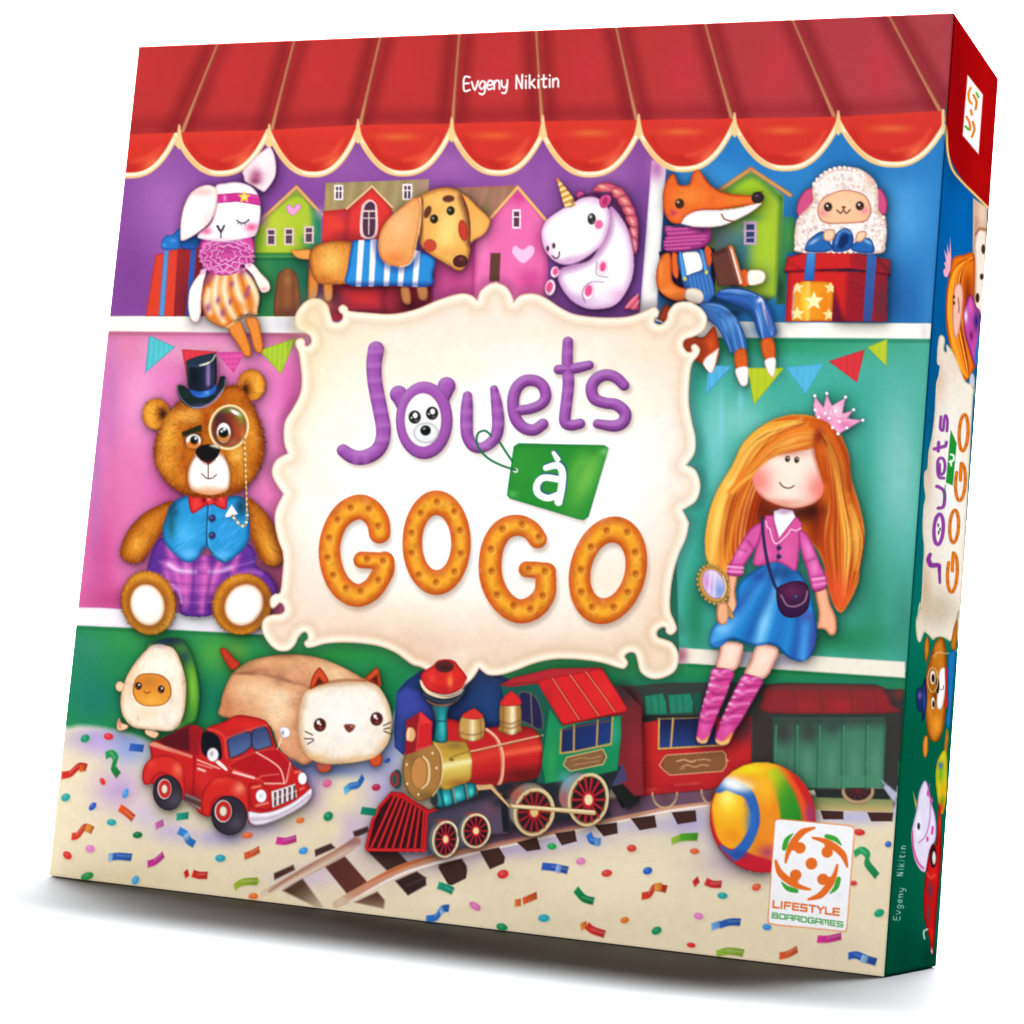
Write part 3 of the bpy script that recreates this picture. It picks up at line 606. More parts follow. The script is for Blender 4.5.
def art_rabbit():
    T('printed_toy_rabbit'); F(180,220,.125)
    F(100,310,.1953)
    for p in ('652 88 715 55 742 110 770 190 768 236 735 232 705 180','742 42 802 42 826 130 834 200 812 222 785 192 765 120'):
        m=P(p,'e88c3c',e='a85020',w=14); FUR(m,50,3,.14,ang=70)
    F(180,220,.125)
    m=P('240 410 330 400 470 375 560 440 612 530 636 620 622 700 610 752 540 748 440 800 372 862 260 825 195 765 170 660 175 560 200 470','e07c28',e='8c4028',w=34)
    with C(m):
        for p in ('300 420 275 560 290 700 345 810','362 420 350 560 385 690 440 790','430 400 455 560 500 660 530 760','500 390 560 500 605 600 600 720','225 560 215 650 235 740'):
            S(p,[20,48,40,20],'fff6cc',s=4,a=.92,own=False); L(p,[8,20,16,8],'ffffff',.5,s=3)
        for x,y,r in ((215,480,24),(300,640,20),(400,650,18),(530,590,26),(410,510,20),(220,700,26),(340,740,24),(500,400,34),(250,430,30),(545,540,14)): B(x,y,r,r*1.6,'a04888',.8,15)
        B(570,690,40,50,'e08838',.7); L('190 770 370 850 450 800 610 750',16,'d8904c',.8,s=2); B(500,690,40,40,'e08030',.5)
    L('375 855 450 805 540 760 612 752',18,'f0b880',.95,s=1)
    P('150 430 205 415 185 500 168 620 165 740 142 808 100 812 70 760 60 660 78 540','fff6ee',e='dcb0a8',w=18); L('120 800 150 760 162 640',8,'e0a8b0',.6)
    m=P('520 345 580 345 645 420 705 485 720 540 700 572 650 578 615 520 575 440 520 380','fdf3e4',e='c89890',w=18); B(670,550,30,18,'e87888',.6)
    # scarf
    F(140,140,.15625)
    m=P('390 650 440 632 530 650 620 640 700 618 728 655 725 720 705 780 650 800 620 845 520 866 430 835 395 790 378 740 380 690','d84a9c',e='a83080',w=20)
    rs=PN.rs
    with C(m):
        for k in range(26):
            t=k/26*2*math.pi; L([550+20*math.cos(t),715+10*math.sin(t),552+110*math.cos(t+.1),735+66*math.sin(t+.1),552+180*math.cos(t),745+118*math.sin(t)],[4,9,12],'a02878' if k%2 else 'f090cc',.6,s=2)
        for n,(rx,ry) in enumerate(((60,34),(100,62),(138,86),(166,106))):
            q=[]; 
            for k in range(0,61):
                t=k/60*2*math.pi; w=1+(.12-.015*n)*math.sin(t*(7+2*n)+n)+rs.normal(0,.02); q+=[552+rx*w*math.cos(t),735+ry*w*math.sin(t)+6*math.cos(t*(9+n))]
            L([v+(5 if m%2 else 2) for m,v in enumerate(q)],9,'8c1c68',.75,s=1.4); L(q,[5,8,4,8,5],'fbd4f0',.9,s=.8)
        B(560,700,40,14,'a02070',.7)
    for i in range(22):
        t=i/22*2*math.pi; O(552+172*math.cos(t),742+108*math.sin(t),13,12,'f090c8',s=1,a=.7)
    P('385 830 420 820 415 850 385 860','f0b8d8',s=1)
    # ears and head
    m=P('660 225 655 195 720 120 790 60 832 42 862 105 870 190 855 250 800 325 765 318 720 290 670 262','fbe8ea',e='e0b0c0',w=16)
    with C(m): B(742,225,46,56,'b86088',.95,30); B(735,260,36,24,'8c3c5c',.8); B(790,150,40,60,'fff6f4',.7)
    m=P('478 300 540 274 620 266 700 288 750 338 770 420 764 520 742 598 700 622 560 648 450 642 368 625 380 590 440 540 470 470','fffdfd',e='d8b0c4',w=22)
    with C(m):
        B(600,430,140,120,'ffffff',.8); B(420,580,40,26,'e8709c',.95); B(712,556,46,30,'e8608c',.95); B(720,600,50,20,'e8b8cc',.7); B(500,630,80,14,'ecc0d0',.6)
        P('490 345 620 335 700 340 780 355 780 420 700 405 620 392 490 402','d43c94',sm=0,s=.8,e='a02070',w=12,own=False); B(540,368,12,22,'f8a8d8',.8); L('700 350 760 362',10,'f070b8',.6)
    star(665,362,44,'f8cc48'); B(665,362,14,14,'fff0a0',.9)
    L('618 512 640 528 670 526 695 508',10,'4c4c58',.95,s=.7)
    for a in ('632 524 622 536','650 530 646 542','668 528 672 540'): L(a,6,'4c4c58',.6,s=.7)
    P('486 548 500 545 515 572 530 545 542 545 516 592','3c3038',s=.8); L('515 580 515 620',9,'5a3c48',.9,s=.7)
    m=P('480 298 480 298 430 283 365 303 312 350 275 430 258 520 254 600 262 642 310 628 380 582 440 530 475 460 492 380 492 325','fff9f4',e='e8b4b0',w=20)
    with C(m): B(390,330,80,30,'f0b8b0',.7); B(340,520,60,80,'ffffff',.8); B(430,500,40,60,'f0c8c8',.5,25)
    L('385 585 445 535 480 460 495 380',8,'b87898',.7,s=1)
def art_bunting():
    F(100,310,.1953)
    for p,c,e in (('248 128 382 188 228 322','5cc4cc','3898a8'),('415 200 600 212 560 330 470 400 440 330','e04048','b03040'),('590 215 742 213 682 322','d84c98','c04890'),('812 205 1005 140 925 328','b0cc3c','88a430')):
        T('printed_pennant',1); m=P(p,c,sm=0,e=e,w=8)
        with C(m):
            for i in range(7): 
                x=min(float(q) for q in p.split()[::2])+18+i*26; L([x+8,100,x-14,400],5,e,.45,s=1)
    L('590 240 720 235',5,'f080b8',.6); L('610 265 700 262',5,'f080b8',.6); L('640 290 690 288',5,'f080b8',.6)
    F(680,320,.2441)
    for p,c,e in (('118 180 215 190 105 308','5cb4dc','3c8cc0'),('278 195 430 195 305 348','bccc30','98ac28'),('435 192 592 178 517 305','5cb8dc','48a0c8'),('612 168 760 120 728 256','dc3c44','b83040'),('770 110 853 76 850 190','c0cc38','98b030')):
        T('printed_pennant',1); m=P(p,c,sm=0,e=e,w=6)
        with C(m):
            for i in range(5): 
                x=min(float(q) for q in p.split()[::2])+18+i*28; L([x+6,60,x-6,360],4,e,.4,s=1)

def art_bear():
    T('printed_teddy_bear'); F(100,470,.1953)
    for p in ('370 162 300 180 210 232 140 312 102 400 108 450 155 478 212 468 262 400 312 320 350 240','750 148 820 188 880 268 920 358 937 440 920 484 880 494 830 472 790 390 758 300'):
        m=P(p,'c4701c',e='843c10',w=46)
        with C(m): B(190,380,40,60,'f0a83c',.9,35); B(260,280,40,70,'dc8c2c',.7,45); B(860,390,34,90,'eca438',.9,-25); B(820,250,30,60,'d07c24',.6,-30)
        FUR(m,420,3.2,.2,cen=(500,-300))
    m=P('300 350 400 400 560 440 740 380 790 420 800 490 870 540 900 640 700 640 575 690 560 748 415 742 400 650 320 590 260 530 240 500','6c3494',e='48206c',w=24)
    with C(m):
        for p in ('350 400 385 520 420 640','440 440 440 560 430 700','530 420 535 560 520 720','620 440 580 560 555 660','700 440 680 520','330 480 360 620'): L(p,[28,40,30],'d868b8',.9,s=3)
        B(500,560,120,90,'d868b8',.55); B(360,490,40,50,'c468c0',.6); B(280,480,40,60,'54348c',.8); B(780,460,40,60,'5c3c94',.8); B(570,680,40,60,'4c2070',.7); B(400,690,30,50,'502878',.8)
        for yy in (440,500,560,620,680): L([300,yy,420,yy+26,560,yy+30,700,yy+22,800,yy-6],7,'582878',.4,s=1.6)
        for yy in (470,590,650): L([300,yy,420,yy+26,560,yy+30,700,yy+22,800,yy-6],6,'f0a0e0',.35,s=1.4)
        L('350 485 400 515 480 522',16,'f8d8f4',.95,s=2.5); L('560 522 620 518 670 500',14,'f4c8ec',.9,s=2.5); L('480 460 470 740',12,'5a2880',.6,s=2); L('590 450 560 560 540 740',12,'5a2880',.5,s=2)
        L('370 590 400 620 415 680',10,'e8a8e0',.7,s=2); L('690 540 760 520 820 530',16,'d078c8',.7,s=3); B(640,640,60,50,'4c2070',.5)
    m=P('365 172 440 130 500 150 545 165 620 150 700 130 752 170 765 290 757 372 700 440 640 476 590 455 540 398 500 450 450 476 395 445 330 378 318 300 340 230','2c94cc',e='1a4c7c',w=30)
    with C(m):
        B(430,330,70,80,'50b4e8',.9,30); B(450,430,50,30,'68b8f0',.9); B(640,330,70,60,'3ca0dc',.8); B(630,430,40,26,'68bcf4',.8); B(360,280,26,80,'1f6478',.9); B(370,200,30,50,'1c4860',.9); B(720,190,30,50,'1c4058',.9)
        rs=PN.rs
        for i in range(60):
            x=rs.uniform(330,750); y=rs.uniform(200,450); L([x,y,x+rs.uniform(20,50),y-rs.uniform(20,40)],4,['78c8f0','1c6cac'][rs.randint(2)],.35,s=.8)
        L('552 180 545 300 545 385',8,'1c3c68',.9,s=.8); L('560 190 556 380 640 462',8,'78c8f0',.5,s=1.2); L('640 245 700 240 740 215',5,'1c5080',.6)
    for x,y in ((572,248),(572,336)): O(x,y,18,19,'3c3468',s=.9,e='241c48',w=6); B(x-4,y-5,7,6,'8878a8',.8)
    P('672 176 672 176 702 222 700 226 638 242','fbf6fc',e='c0c0d8',w=6)
    # bow tie
    F(100,470,.1953)
    m=P('452 118 500 128 545 140 572 138 610 118 657 104 650 150 645 200 610 195 575 176 545 180 500 210 470 222 455 190','d83034',e='8c1824',w=16)
    with C(m): B(620,140,20,40,'f05848',.7); B(490,170,20,40,'e84c40',.7); B(530,155,12,14,'601018',.8); B(592,150,10,12,'701420',.8)
    P('538 140 575 136 582 170 548 178','e03c3c',e='901c28',w=10); B(555,150,8,8,'f8a0a0',.8)
    # feet
    for (x,y,rx,ry,r,sx,sy,srx,sry) in ((246,682,138,166,-14,240,692,88,108),(727,688,150,160,32,735,692,96,112)):
        m=O(x,y,rx,ry,'d08424',rot=r,e='98500f',w=20)
        with C(m): B(x-20,y-120,80,40,'eaa43c',.6); B(x+90,y+60,30,60,'e8a848',.5); B(x-10,y+130,80,30,'e08c28',.5)
        FUR(m,620,3.2,.22,cen=(x,y)); FUR(m,200,3.2,.22,cen=(x,y))
        with C(m): O(sx,sy,srx+18,sry+20,'8c4818',rot=r,s=4,own=False,a=.85)
        m=O(sx,sy,srx,sry,'fdf6ec',rot=r,e='d8a888',w=26,s=1.2)
        with C(m): B(sx-20,sy-20,50,60,'ffffff',.7)
    # head
    F(100,310,.1953)
    for x,y,dx,dy in ((286,533,34,0),(773,384,-30,24)):
        m=O(x,y,72,80,'e8962c',e='b8641c',w=26)
        with C(m): B(x+dx,y+dy,36,46,'7a3414',.95); B(x+dx,y+dy,16,26,'2c1c14',.8); B(x+(-30 if x<500 else 30),y,26,60,'f8b848',.7)
        FUR(m,240,3,.18,cen=(x+dx,y+dy))
    m=P('395 475 460 430 600 400 690 385 745 430 802 530 836 640 840 740 800 840 740 910 660 952 540 962 430 945 350 892 290 810 274 740 288 640 330 550','c26a18',e='7c300c',w=70)
    with C(m):
        B(350,650,50,120,'f0a838',.95,10); B(450,545,90,34,'f4b048',.95); B(340,790,50,60,'ec9c34',.8); B(400,860,60,50,'d88428',.7); B(770,620,34,110,'e89830',.9,-8); B(700,740,50,60,'f4b850',.9); B(740,830,50,60,'dc8c2c',.7)
        B(580,470,100,50,'b04c14',.8); B(690,440,60,40,'d07420',.8); B(540,560,24,60,'a44414',.8); B(460,430,60,30,'7a3010',.7); B(430,760,20,80,'a8501c',.6); B(660,930,60,26,'8c3c14',.6); B(480,610,70,50,'9c4818',.5)
    FUR(m,2600,3.2,.26,cen=(540,560))
    m=P('478 742 555 700 630 742 664 808 670 880 650 925 560 948 472 925 445 878 450 808','fffaf6',e='b87850',w=30)
    with C(m): B(555,930,90,30,'e8a070',.8); B(500,830,36,50,'ffffff',.9); B(620,820,30,50,'ffffff',.9)
    L('552 785 552 862',6,'5a2c20',.9,s=.6); L('518 838 545 862 575 860 594 842',6,'5a2c20',.9,s=.7); L('452 920 440 870 446 810 480 750',10,'7c3c18',.6,s=1.3); L('655 925 668 880 664 810 640 750',10,'7c3c18',.6,s=1.3)
    F(160,340,.125)
    # monocle glass
    m=O(548,697,152,172,'8c3c28',rot=12,e='5c2c24',w=40)
    with C(m):
        B(470,620,70,80,'4c2c38',.9); B(640,620,40,90,'7a9434',.95,-10); B(620,720,60,80,'b04c30',.8); B(560,820,90,40,'b86848',.8); B(540,560,80,24,'587c2c',.8); B(660,760,26,70,'d87840',.7)
    S([list(pts_el(548,697,150,172,12))],24,'e0c088',sm=0,closed=True,s=.7); S([list(pts_el(548,697,154,176,12))],8,'fdf0c8',sm=0,closed=True,s=.7,a=.8); S([list(pts_el(548,697,139,160,12))],7,'8a7038',sm=0,closed=True,s=.8,a=.7)
    B(598,578,46,16,'ffffff',1,28); B(596,578,30,12,'ffffff',1,28)
    # eyes
    O(264,808,76,68,'6c3018',s=2,own=False,a=.8); O(264,806,62,60,'fdf8f0',e='b0a090',w=10,s=.9); m=O(258,836,52,30,'d87c34',s=1.5); O(270,800,33,34,'241c1c',s=1); O(282,786,10,12,'e8f4fc',s=.9); L('210 770 260 745 320 760',12,'3c2018',.7,s=1.2)
    O(506,738,72,96,'4c2420',s=3,own=False,a=.7); O(506,742,58,82,'fdf8f0',e='b0a8a0',w=10,s=.9); O(506,778,52,40,'cc8440',s=1.5,e='8c5428',w=12); O(504,740,40,40,'1c1818',s=1.1); O(512,712,12,16,'dce8f8',s=.9,rot=30); O(490,730,9,9,'ffffff',s=.8)
    P('168 738 168 738 230 712 318 678 330 700 320 745 300 735 200 768 180 775','2c2c1c',e='40341c',w=10,s=1)
    m=P('280 890 320 845 400 832 460 840 478 870 460 930 400 985 380 990 330 965 295 930','1c1c1c',e='30201c',w=16)
    with C(m): B(380,990,70,24,'7c2c34',.9)
    P('395 845 440 832 470 846 474 868 440 862','e8dcc0',s=1.2,a=.9)
    L('290 925 340 980 385 995 440 960',8,'8c3c34',.6,s=1)
    # chain
    F(100,310,.1953)
    y=665
    L('735 660 738 800 745 1000 750 1020',9,'6c3c18',.5,s=1.2)
    for i in range(26):
        O(738+i*.5,y+i*14.4,5,8,'f0d8a0' if i%2 else 'b88848',s=.5)
    F(100,470,.1953)
    for i,(x,y) in enumerate(((751,215),(752,232),(751,250),(747,268),(740,282),(728,288),(714,282),(704,270),(694,258),(684,246),(676,234))): O(x,y,8,7,'f0dcb0' if i%2 else 'a88c60',s=.5)
    # hat
    F(160,340,.125)
    m=P('130 378 140 358 170 356 215 385 290 425 360 430 440 395 465 330 480 292 510 288 524 312 515 370 480 430 420 495 340 540 260 545 190 510 145 450','1f2c2c',e='10181c',w=20)
    with C(m): B(470,430,50,40,'3c3450',.8); B(200,430,40,40,'243c30',.7); B(330,520,80,16,'5c5078',.6)
    L('134 380 150 440 195 500 260 538 335 535 415 490 478 425 512 370 520 310',7,'8c90a0',.9,s=.8); L('500 400 440 480 350 534 260 540',8,'b8a8d8',.8,s=1); L('134 380 138 362 170 358',6,'90a078',.8,s=.8)
    m=P('205 165 205 165 300 130 430 104 446 130 452 250 448 350 440 385 350 412 260 408 222 375 212 280','22283c',e='141820',w=16)
    with C(m): 
        B(270,290,40,100,'161c1c',.8); B(378,290,26,120,'5c4880',.9); B(420,280,14,120,'304058',.8); L('383 200 383 350',12,'d8b8e8',.75,s=2.5); L('214 170 216 380',12,'3c6440',.8,s=2)
        P('205 168 300 128 432 102 446 124 400 180 330 208 215 204','28384c',sm=1,own=False,e='1c2838',w=10,s=.9)
    L('318 202 380 184 415 160 440 118',9,'f0e8b8',.95,s=.8); L('318 202 350 194 385 180',12,'fffbe8',.9,s=.9); L('215 205 300 210 330 204',5,'50607c',.7)
    m=P('235 392 300 405 380 400 445 352 450 400 420 435 350 462 290 460 245 430','2c5cb0',e='1c3470',w=14)
    with C(m): B(370,420,30,30,'5c9ce4',.9); B(330,445,50,12,'4880d0',.7)
def pts_el(x,y,rx,ry,rot,n=36):
    t=np.arange(n)/n*2*np.pi; r=math.radians(rot)
    return np.stack([x+rx*np.cos(t)*math.cos(r)-ry*np.sin(t)*math.sin(r), y+rx*np.cos(t)*math.sin(r)+ry*np.sin(t)*math.cos(r)],1).ravel()

def art_avocado_cat():
    T('printed_toy_avocado'); F(100,620,.15625)
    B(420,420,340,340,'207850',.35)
    for x,y,rx,ry in ((124,428,30,34),(572,505,24,30)): O(x,y,rx,ry,'f4c8a4',e='c88868',w=12)
    P('105 650 120 630 135 660 165 668 180 685 160 705 115 712 102 690','f0c8a0',e='b87058',w=12); L('115 645 125 690',12,'b06050',.7)
    P('285 705 340 710 375 728 350 762 310 750 285 730','ecc4a0',e='a86050',w=12)
    m=P('290 190 350 140 430 118 520 125 560 170 600 270 628 400 635 520 610 640 560 670 480 700 400 600','5a9c38',e='2a6030',w=26)
    with C(m): B(430,135,140,50,'26324c',1); B(540,240,60,60,'2c5050',.9); B(590,430,30,120,'7cb83c',.9); B(570,620,50,60,'3c8038',.7); B(520,600,40,90,'2c5c34',.7); L('440 160 510 240 545 380 550 520 520 640',24,'26381c',.75,s=3)
    m=P('345 160 430 168 480 200 520 290 545 400 545 520 530 610 490 690 430 716 320 705 210 690 150 630 128 560 130 480 160 380 210 290 280 205','f8e4cc',e='c89878',w=30)
    with C(m): B(400,300,90,80,'fdf4e8',.9); B(420,620,110,60,'fcf0e0',.8); B(190,400,40,120,'f4c098',.7,15); B(300,600,90,40,'f0d0a8',.5); B(380,170,50,20,'b0a8b8',.6)
    MOT(m,110,3,.12,.45); FUR(m,520,3,.13,ang=80)
    m=P('280 345 350 345 400 360 440 400 455 460 440 510 400 545 330 555 270 548 225 515 205 460 215 400 240 360','e09438',e='7c4018',w=13)
    with C(m): B(300,400,90,50,'c87830',.8); B(330,520,90,40,'f0b048',.8)
    for x,y in ((242,424),(388,446)): O(x,y,21,24,'2c1c18',s=.9); O(x+5,y-7,6,6,'ffffff',s=.7); B(x-6,y+8,8,7,'906050',.8)
    L('280 462 300 472 318 460',6,'7c3c18',.9,s=.8)
    T('printed_bread_cat'); F(210,630,.1855)
    P('50 110 75 98 100 120 130 155 160 185 120 220 90 190','c43c28',e='8c2818',w=14)
    P('570 720 650 725 650 755 620 772 585 765','d0542c',e='8c3018',w=12); P('860 690 920 670 925 720 900 740 870 735','d0542c',e='8c3018',w=12)
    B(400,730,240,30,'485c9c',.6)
    m=P('120 235 200 175 300 145 420 132 560 145 680 185 760 225 820 260 860 300 560 700 450 700 370 640 300 500 60 470 55 400 80 310','dc9c70',e='98603c',w=24)
    with C(m):
        B(420,190,240,50,'e0a878',.7); B(680,240,110,50,'f4d0a4',.9,20); B(200,320,100,60,'f0c498',.9); B(360,430,90,140,'fcdcb4',.9); B(280,340,80,80,'f8d0a8',.7); B(90,420,40,80,'c87850',.8); B(420,640,60,60,'eca880',.7); B(250,220,120,20,'b06c50',.7); B(380,360,60,30,'f8e0bc',.7)
        L('118 238 220 235 330 250 430 280 510 300',12,'7c4030',.8,s=1.6); L('530 300 490 370 472 460 470 560 490 640 540 700',14,'a87050',.6,s=3)
    MOT(m,260,4,.12,.45); FUR(m,1300,3.2,.15,ang=20)
    m=P('520 325 600 300 720 278 830 282 900 300 945 360 975 440 980 520 960 610 900 680 820 710 700 725 600 720 530 690 490 620 474 540 480 440 495 370','f8ecdc',e='c89868',w=40)
    with C(m): B(720,480,170,140,'fdf8f2',.9); B(560,690,80,30,'e8b478',.7); B(800,700,120,24,'ecc490',.7); B(940,620,40,50,'f0c8a0',.6)
    MOT(m,160,3.4,.07,.4); FUR(m,1100,2.6,.07,ang=-60)
    L('530 315 600 292 720 272 840 275',10,'7c3c28',.6,s=1.4)
    for p,q in (('540 320 548 260 580 208 600 212 635 265 630 285 580 300','560 305 585 255 610 285'),('838 265 870 225 898 204 912 225 922 305 890 295','862 272 900 240 908 298')):
        P(p,'d4502c',e='8c2c18',w=14); P(q,'5c2418',sm=0,s=1.4)
    for x,y in ((591,514),(897,482)):
        O(x,y,33,36,'5c2420',s=1,e='2c1210',w=14); O(x-8,y-14,9,11,'ffffff',s=.8); O(x+2,y-2,5,5,'ffffff',s=.8); B(x+4,y+18,14,8,'9c5040',.7)
    P('722 515 750 510 780 516 772 540 750 555 730 540','7c3c2c',s=1); B(762,522,8,6,'e0b0a0',.8)
    for p in ('512 550 550 568','508 588 555 590','525 618 558 598','935 518 972 500','938 536 970 530','936 548 972 562'): L(p,6,'3c2420',.9,s=.6)

def wheel(x,y,rx,ry,rim,spoke,n=12,rot=8,hub='e0c080',dark='2c2428',rw=10):
    O(x,y,rx,ry,rim,rot=rot); O(x,y,rx-rw,ry-rw,dark,rot=rot,s=.8)
    B(x,y,rx*.5,ry*.5,'48181c',.6)
    for i in range(n):
        t=i/n*2*math.pi; L([x,y,x+(rx-rw-4)*math.cos(t),y+(ry-rw-4)*math.sin(t)],[rx*.07,rx*.13],spoke,.9,s=.8)
    S([list(pts_el(x-2,y+2,rx-rw+1,ry-rw+1,rot))],rx*.05,'6c5030',sm=0,closed=True,s=.8,a=.7,own=False)
    O(x,y,rx*.3,ry*.3,spoke,s=.8); O(x,y,rx*.2,ry*.2,hub,s=.7)

def art_truck():
    T('printed_pickup_truck'); F(130,720,.1855)
    m=P('98 130 98 130 200 85 310 30 380 40 395 70 420 40 500 12 580 -25 700 -5 745 25 775 110 800 160 850 200 880 250 940 290 960 350 975 385 960 430 900 480 780 540 690 572 640 560 600 520 400 520 340 470 260 420 100 340 68 300 90 250 110 200','c8282a',e='8c1a20',w=16)
    with C(m):
        P('145 110 320 30 330 180 180 150','5c1c24',sm=0,s=2,own=False); P('320 30 385 50 370 200 320 190','9c2028',sm=0,s=2,own=False)
        P('100 118 120 118 335 195 330 208 98 140','e09078',sm=0,s=1,own=False)
        B(640,30,110,30,'dc302c',.9); B(240,240,60,60,'d02c2c',.8); B(400,330,60,100,'d83430',.7); L('345 200 338 420',8,'8c1a20',.8,s=1.2); B(330,420,60,60,'7c1c24',.6)
        P('385 75 430 65 480 100 495 200 470 215 388 185','1c1c24',own=False,e='4c1c20',w=12)
        P('528 100 640 62 650 150 545 210 530 180','3c4c78',own=False,e='2c2434',w=14,g=(560,80,600,200,'5c74a4')); P('655 60 730 38 765 130 760 145 665 165','3c4870',own=False,e='2c2434',w=14,g=(680,50,720,160,'586c9c'))
        L('420 50 480 70 510 110 528 215 660 180 770 150',9,'e85848',.8,s=1.2); L('520 100 640 55 730 32',8,'e0685c',.8,s=1.2); L('528 215 700 170 775 150',8,'8c1a20',.6,s=1)
        m2=P('560 225 680 175 790 160 860 230 870 270 830 345 740 350 640 300 530 260','b82028',own=False,e='dc4840',w=12)
        L('680 178 760 225 810 270 830 340',8,'fcd4c0',.95,s=.8); L('862 235 855 270 840 340',7,'fcc8b8',.8,s=.8); L('560 275 680 320 710 305 800 295',6,'f08070',.8,s=1); L('725 345 830 345',7,'fce0d0',.9,s=.8)
        L('555 285 665 315',12,'fbe4d8',.95,s=1); L('362 218 480 265',7,'fbd8cc',.9,s=.8); L('362 240 440 262',6,'f8b8a8',.8,s=.8); L('365 265 400 278',12,'f8dcd0',.9,s=1)
        P('290 395 380 430 380 485 250 430','584040',sm=0,s=1.5,own=False); L('285 400 380 440',7,'b09890',.8); L('262 430 375 480',8,'c8b0a8',.8)
    # fenders
    m=P('75 350 62 300 80 240 120 205 180 190 240 205 280 260 295 350 290 420 250 430 215 320 170 290 130 310 110 345','d4322e',e='9c1c20',w=18)
    with C(m): B(255,270,30,40,'f07858',.8); B(110,240,30,30,'e84840',.6)
    m=P('385 500 380 440 400 370 440 325 510 302 580 320 630 380 642 450 635 520 600 528 560 500 520 430 480 420 445 450 430 520 400 522','d4302c',e='9c1c20',w=18)
    with C(m): B(590,370,34,40,'f49070',.85,40); B(480,330,50,20,'e84c40',.7)
    # wheels
    for x,y,rx,ry,hx_,hy in ((200,395,80,98,183,375),(532,518,98,108,500,495)):
        m=O(x,y,rx,ry,'38323c',e='242028',w=14,rot=-12)
        with C(m): B(x+40,y+40,50,50,'5c5464',.7)
        O(hx_,hy,rx*.58,ry*.62,'28222c',s=1); O(hx_,hy,rx*.5,ry*.58,'d8d0c8',s=.8,e='787078',w=5); O(hx_+2,hy,rx*.42,ry*.5,'c82c2c',s=.8); O(hx_,hy,rx*.22,ry*.26,'e8dcc8',s=.8,e='908070',w=8)
    with C(None):
        P('75 350 62 300 90 262 130 310 110 345','cc2c2c',e='9c1c20',w=10,a=.0)
    # face
    m=P('640 350 700 350 755 380 770 460 740 490 660 480 645 440','c82828',e='8c1a20',w=12)
    O(705,413,30,36,'f8f8fc',s=.8,e='b8a8b0',w=7); O(928,318,25,34,'f8f8fc',s=.8,e='b8a8b0',w=7); B(706,412,12,14,'c8c8d8',.7); L('660 368 700 358',8,'fca880',.9); L('680 465 740 450',8,'fcb898',.9); L('890 285 915 280',8,'fca880',.9); L('915 378 935 368',6,'fca890',.9)
    m=P('758 388 890 345 900 420 765 478','e8dcdc',sm=0,e='a89090',w=6)
    for i in range(5): R(775+i*26,392-i*9,787+i*26,466-i*9,'5c3c44',s=.6)
    L('765 432 895 385',6,'e8dcdc',.8,s=.7)
    m=P('640 495 700 505 780 490 870 450 940 400 975 370 980 410 940 460 860 510 760 555 690 572 650 562 635 530','efe4ec',e='a890a4',w=14)
    with C(m): L('650 540 760 530 870 480 960 410',12,'a898b0',.7,s=2); L('650 510 760 508 880 458 970 385',10,'ffffff',.9,s=1.4)
    P('465 222 480 222 522 262 515 278 460 235','f4e0d8',e='b88878',w=5)
    O(444,190,32,38,'f4eef0',s=.8,e='b8a8b0',w=9); B(438,185,12,16,'8c7880',.6)
    L('815 100 795 155',9,'f4d8c8',.9,s=.8); P('808 50 840 40 860 60 855 90 820 95','f8f2f4',e='c0b8c8',w=7); B(822,72,8,14,'687cac',.8)

def art_tracks():
    F(); P('455 850 520 812 600 800 700 788 720 790 720 806 670 809 600 822 541 835 500 845','705468',sm=0,s=2,own=False); P('800 795 900 798 893 810 810 806','6c6470',sm=0,s=2,own=False)
    T('printed_railway_track'); F(250,800,.2148)
    P('110 345 200 305 208 328 112 376','4c302c',sm=0,s=1,g=(120,0,205,0,'5c3834')); P('300 235 375 205 396 226 303 267','4a3230',sm=0,s=1); P('478 150 548 125 552 150 487 180','4a3230',sm=0,s=1)
    m=P('150 425 242 368 340 500 320 510','5c4034',sm=0,s=1.3,g=(210,420,290,530,'c8b498'))
    P('345 310 440 265 547 388 450 440','5a3430',sm=0,s=1,g=(345,310,500,420,'6c3c34')); P('485 480 592 430 626 470 622 510','5c4038',sm=0,s=1.1,g=(560,450,560,530,'b89c80'))
    P('540 235 680 235 740 300 640 335','4c3430',sm=0,s=1); P('675 380 775 335 818 365 820 400 735 448','3c2c2c',sm=0,s=1); L('735 400 818 365',6,'685048',.6); P('870 300 985 275 1008 310 1010 330 930 368','40302c',sm=0,s=1)
    m=S('60 440 240 345 400 260 495 195',[20,42,46,44],'c49c84',sm=1,s=1.2,a=1)
    if m:
        with C(m): L('80 440 260 350 420 265 500 215',18,'e8d8c8',.8,s=2); B(60,440,60,36,'e0d0b4',.9); B(480,200,50,30,'9c7078',.8); L('90 428 240 330 490 186',9,'9c6c58',.8,s=1.4); L('110 448 250 368 480 232',5,'8c6c60',.5,s=1.2)
    F()
    m=S('336 905 350 898 397 872.7 437.5 860 475 851 510 843.6 541.5 836.8 595 825.5 640 816 670 810 715 804',[7,9,11,10,8,7,7,6,6,6,5],'cc9478',s=.8)
    with C(m):
        L('350 903 397 877 437.5 863.5 475 854.5 541.5 839.5 595 828 640 818.5 670 812 715 806',3.5,'f4e8e4',.95,s=.9); B(340,903,12,8,'d8c8ac',.9); L('350 890 375 878 420 860 460 849',4,'c8683c',.85,s=1.2); L('470 848 540 834 600 821',3,'a05060',.6,s=1)
    for p in ('438 868 460 862 467 872 466 879 452 886 448 885','480 852 499 848 505 858 504 864 490 870','517 843 537 838 541 850 527 852','555 834 575 831 577 842 562 846','595 826 617 823 618 834 604 837','631 819 655 816 657 828 640 831','672 813 696 811 697 822 678 825','821 811 844 812 844 820 824 820','868 813 894 813 893 822 872 822'):
        P(p,'4a302c',sm=0,s=.7,e='38221f',w=2)

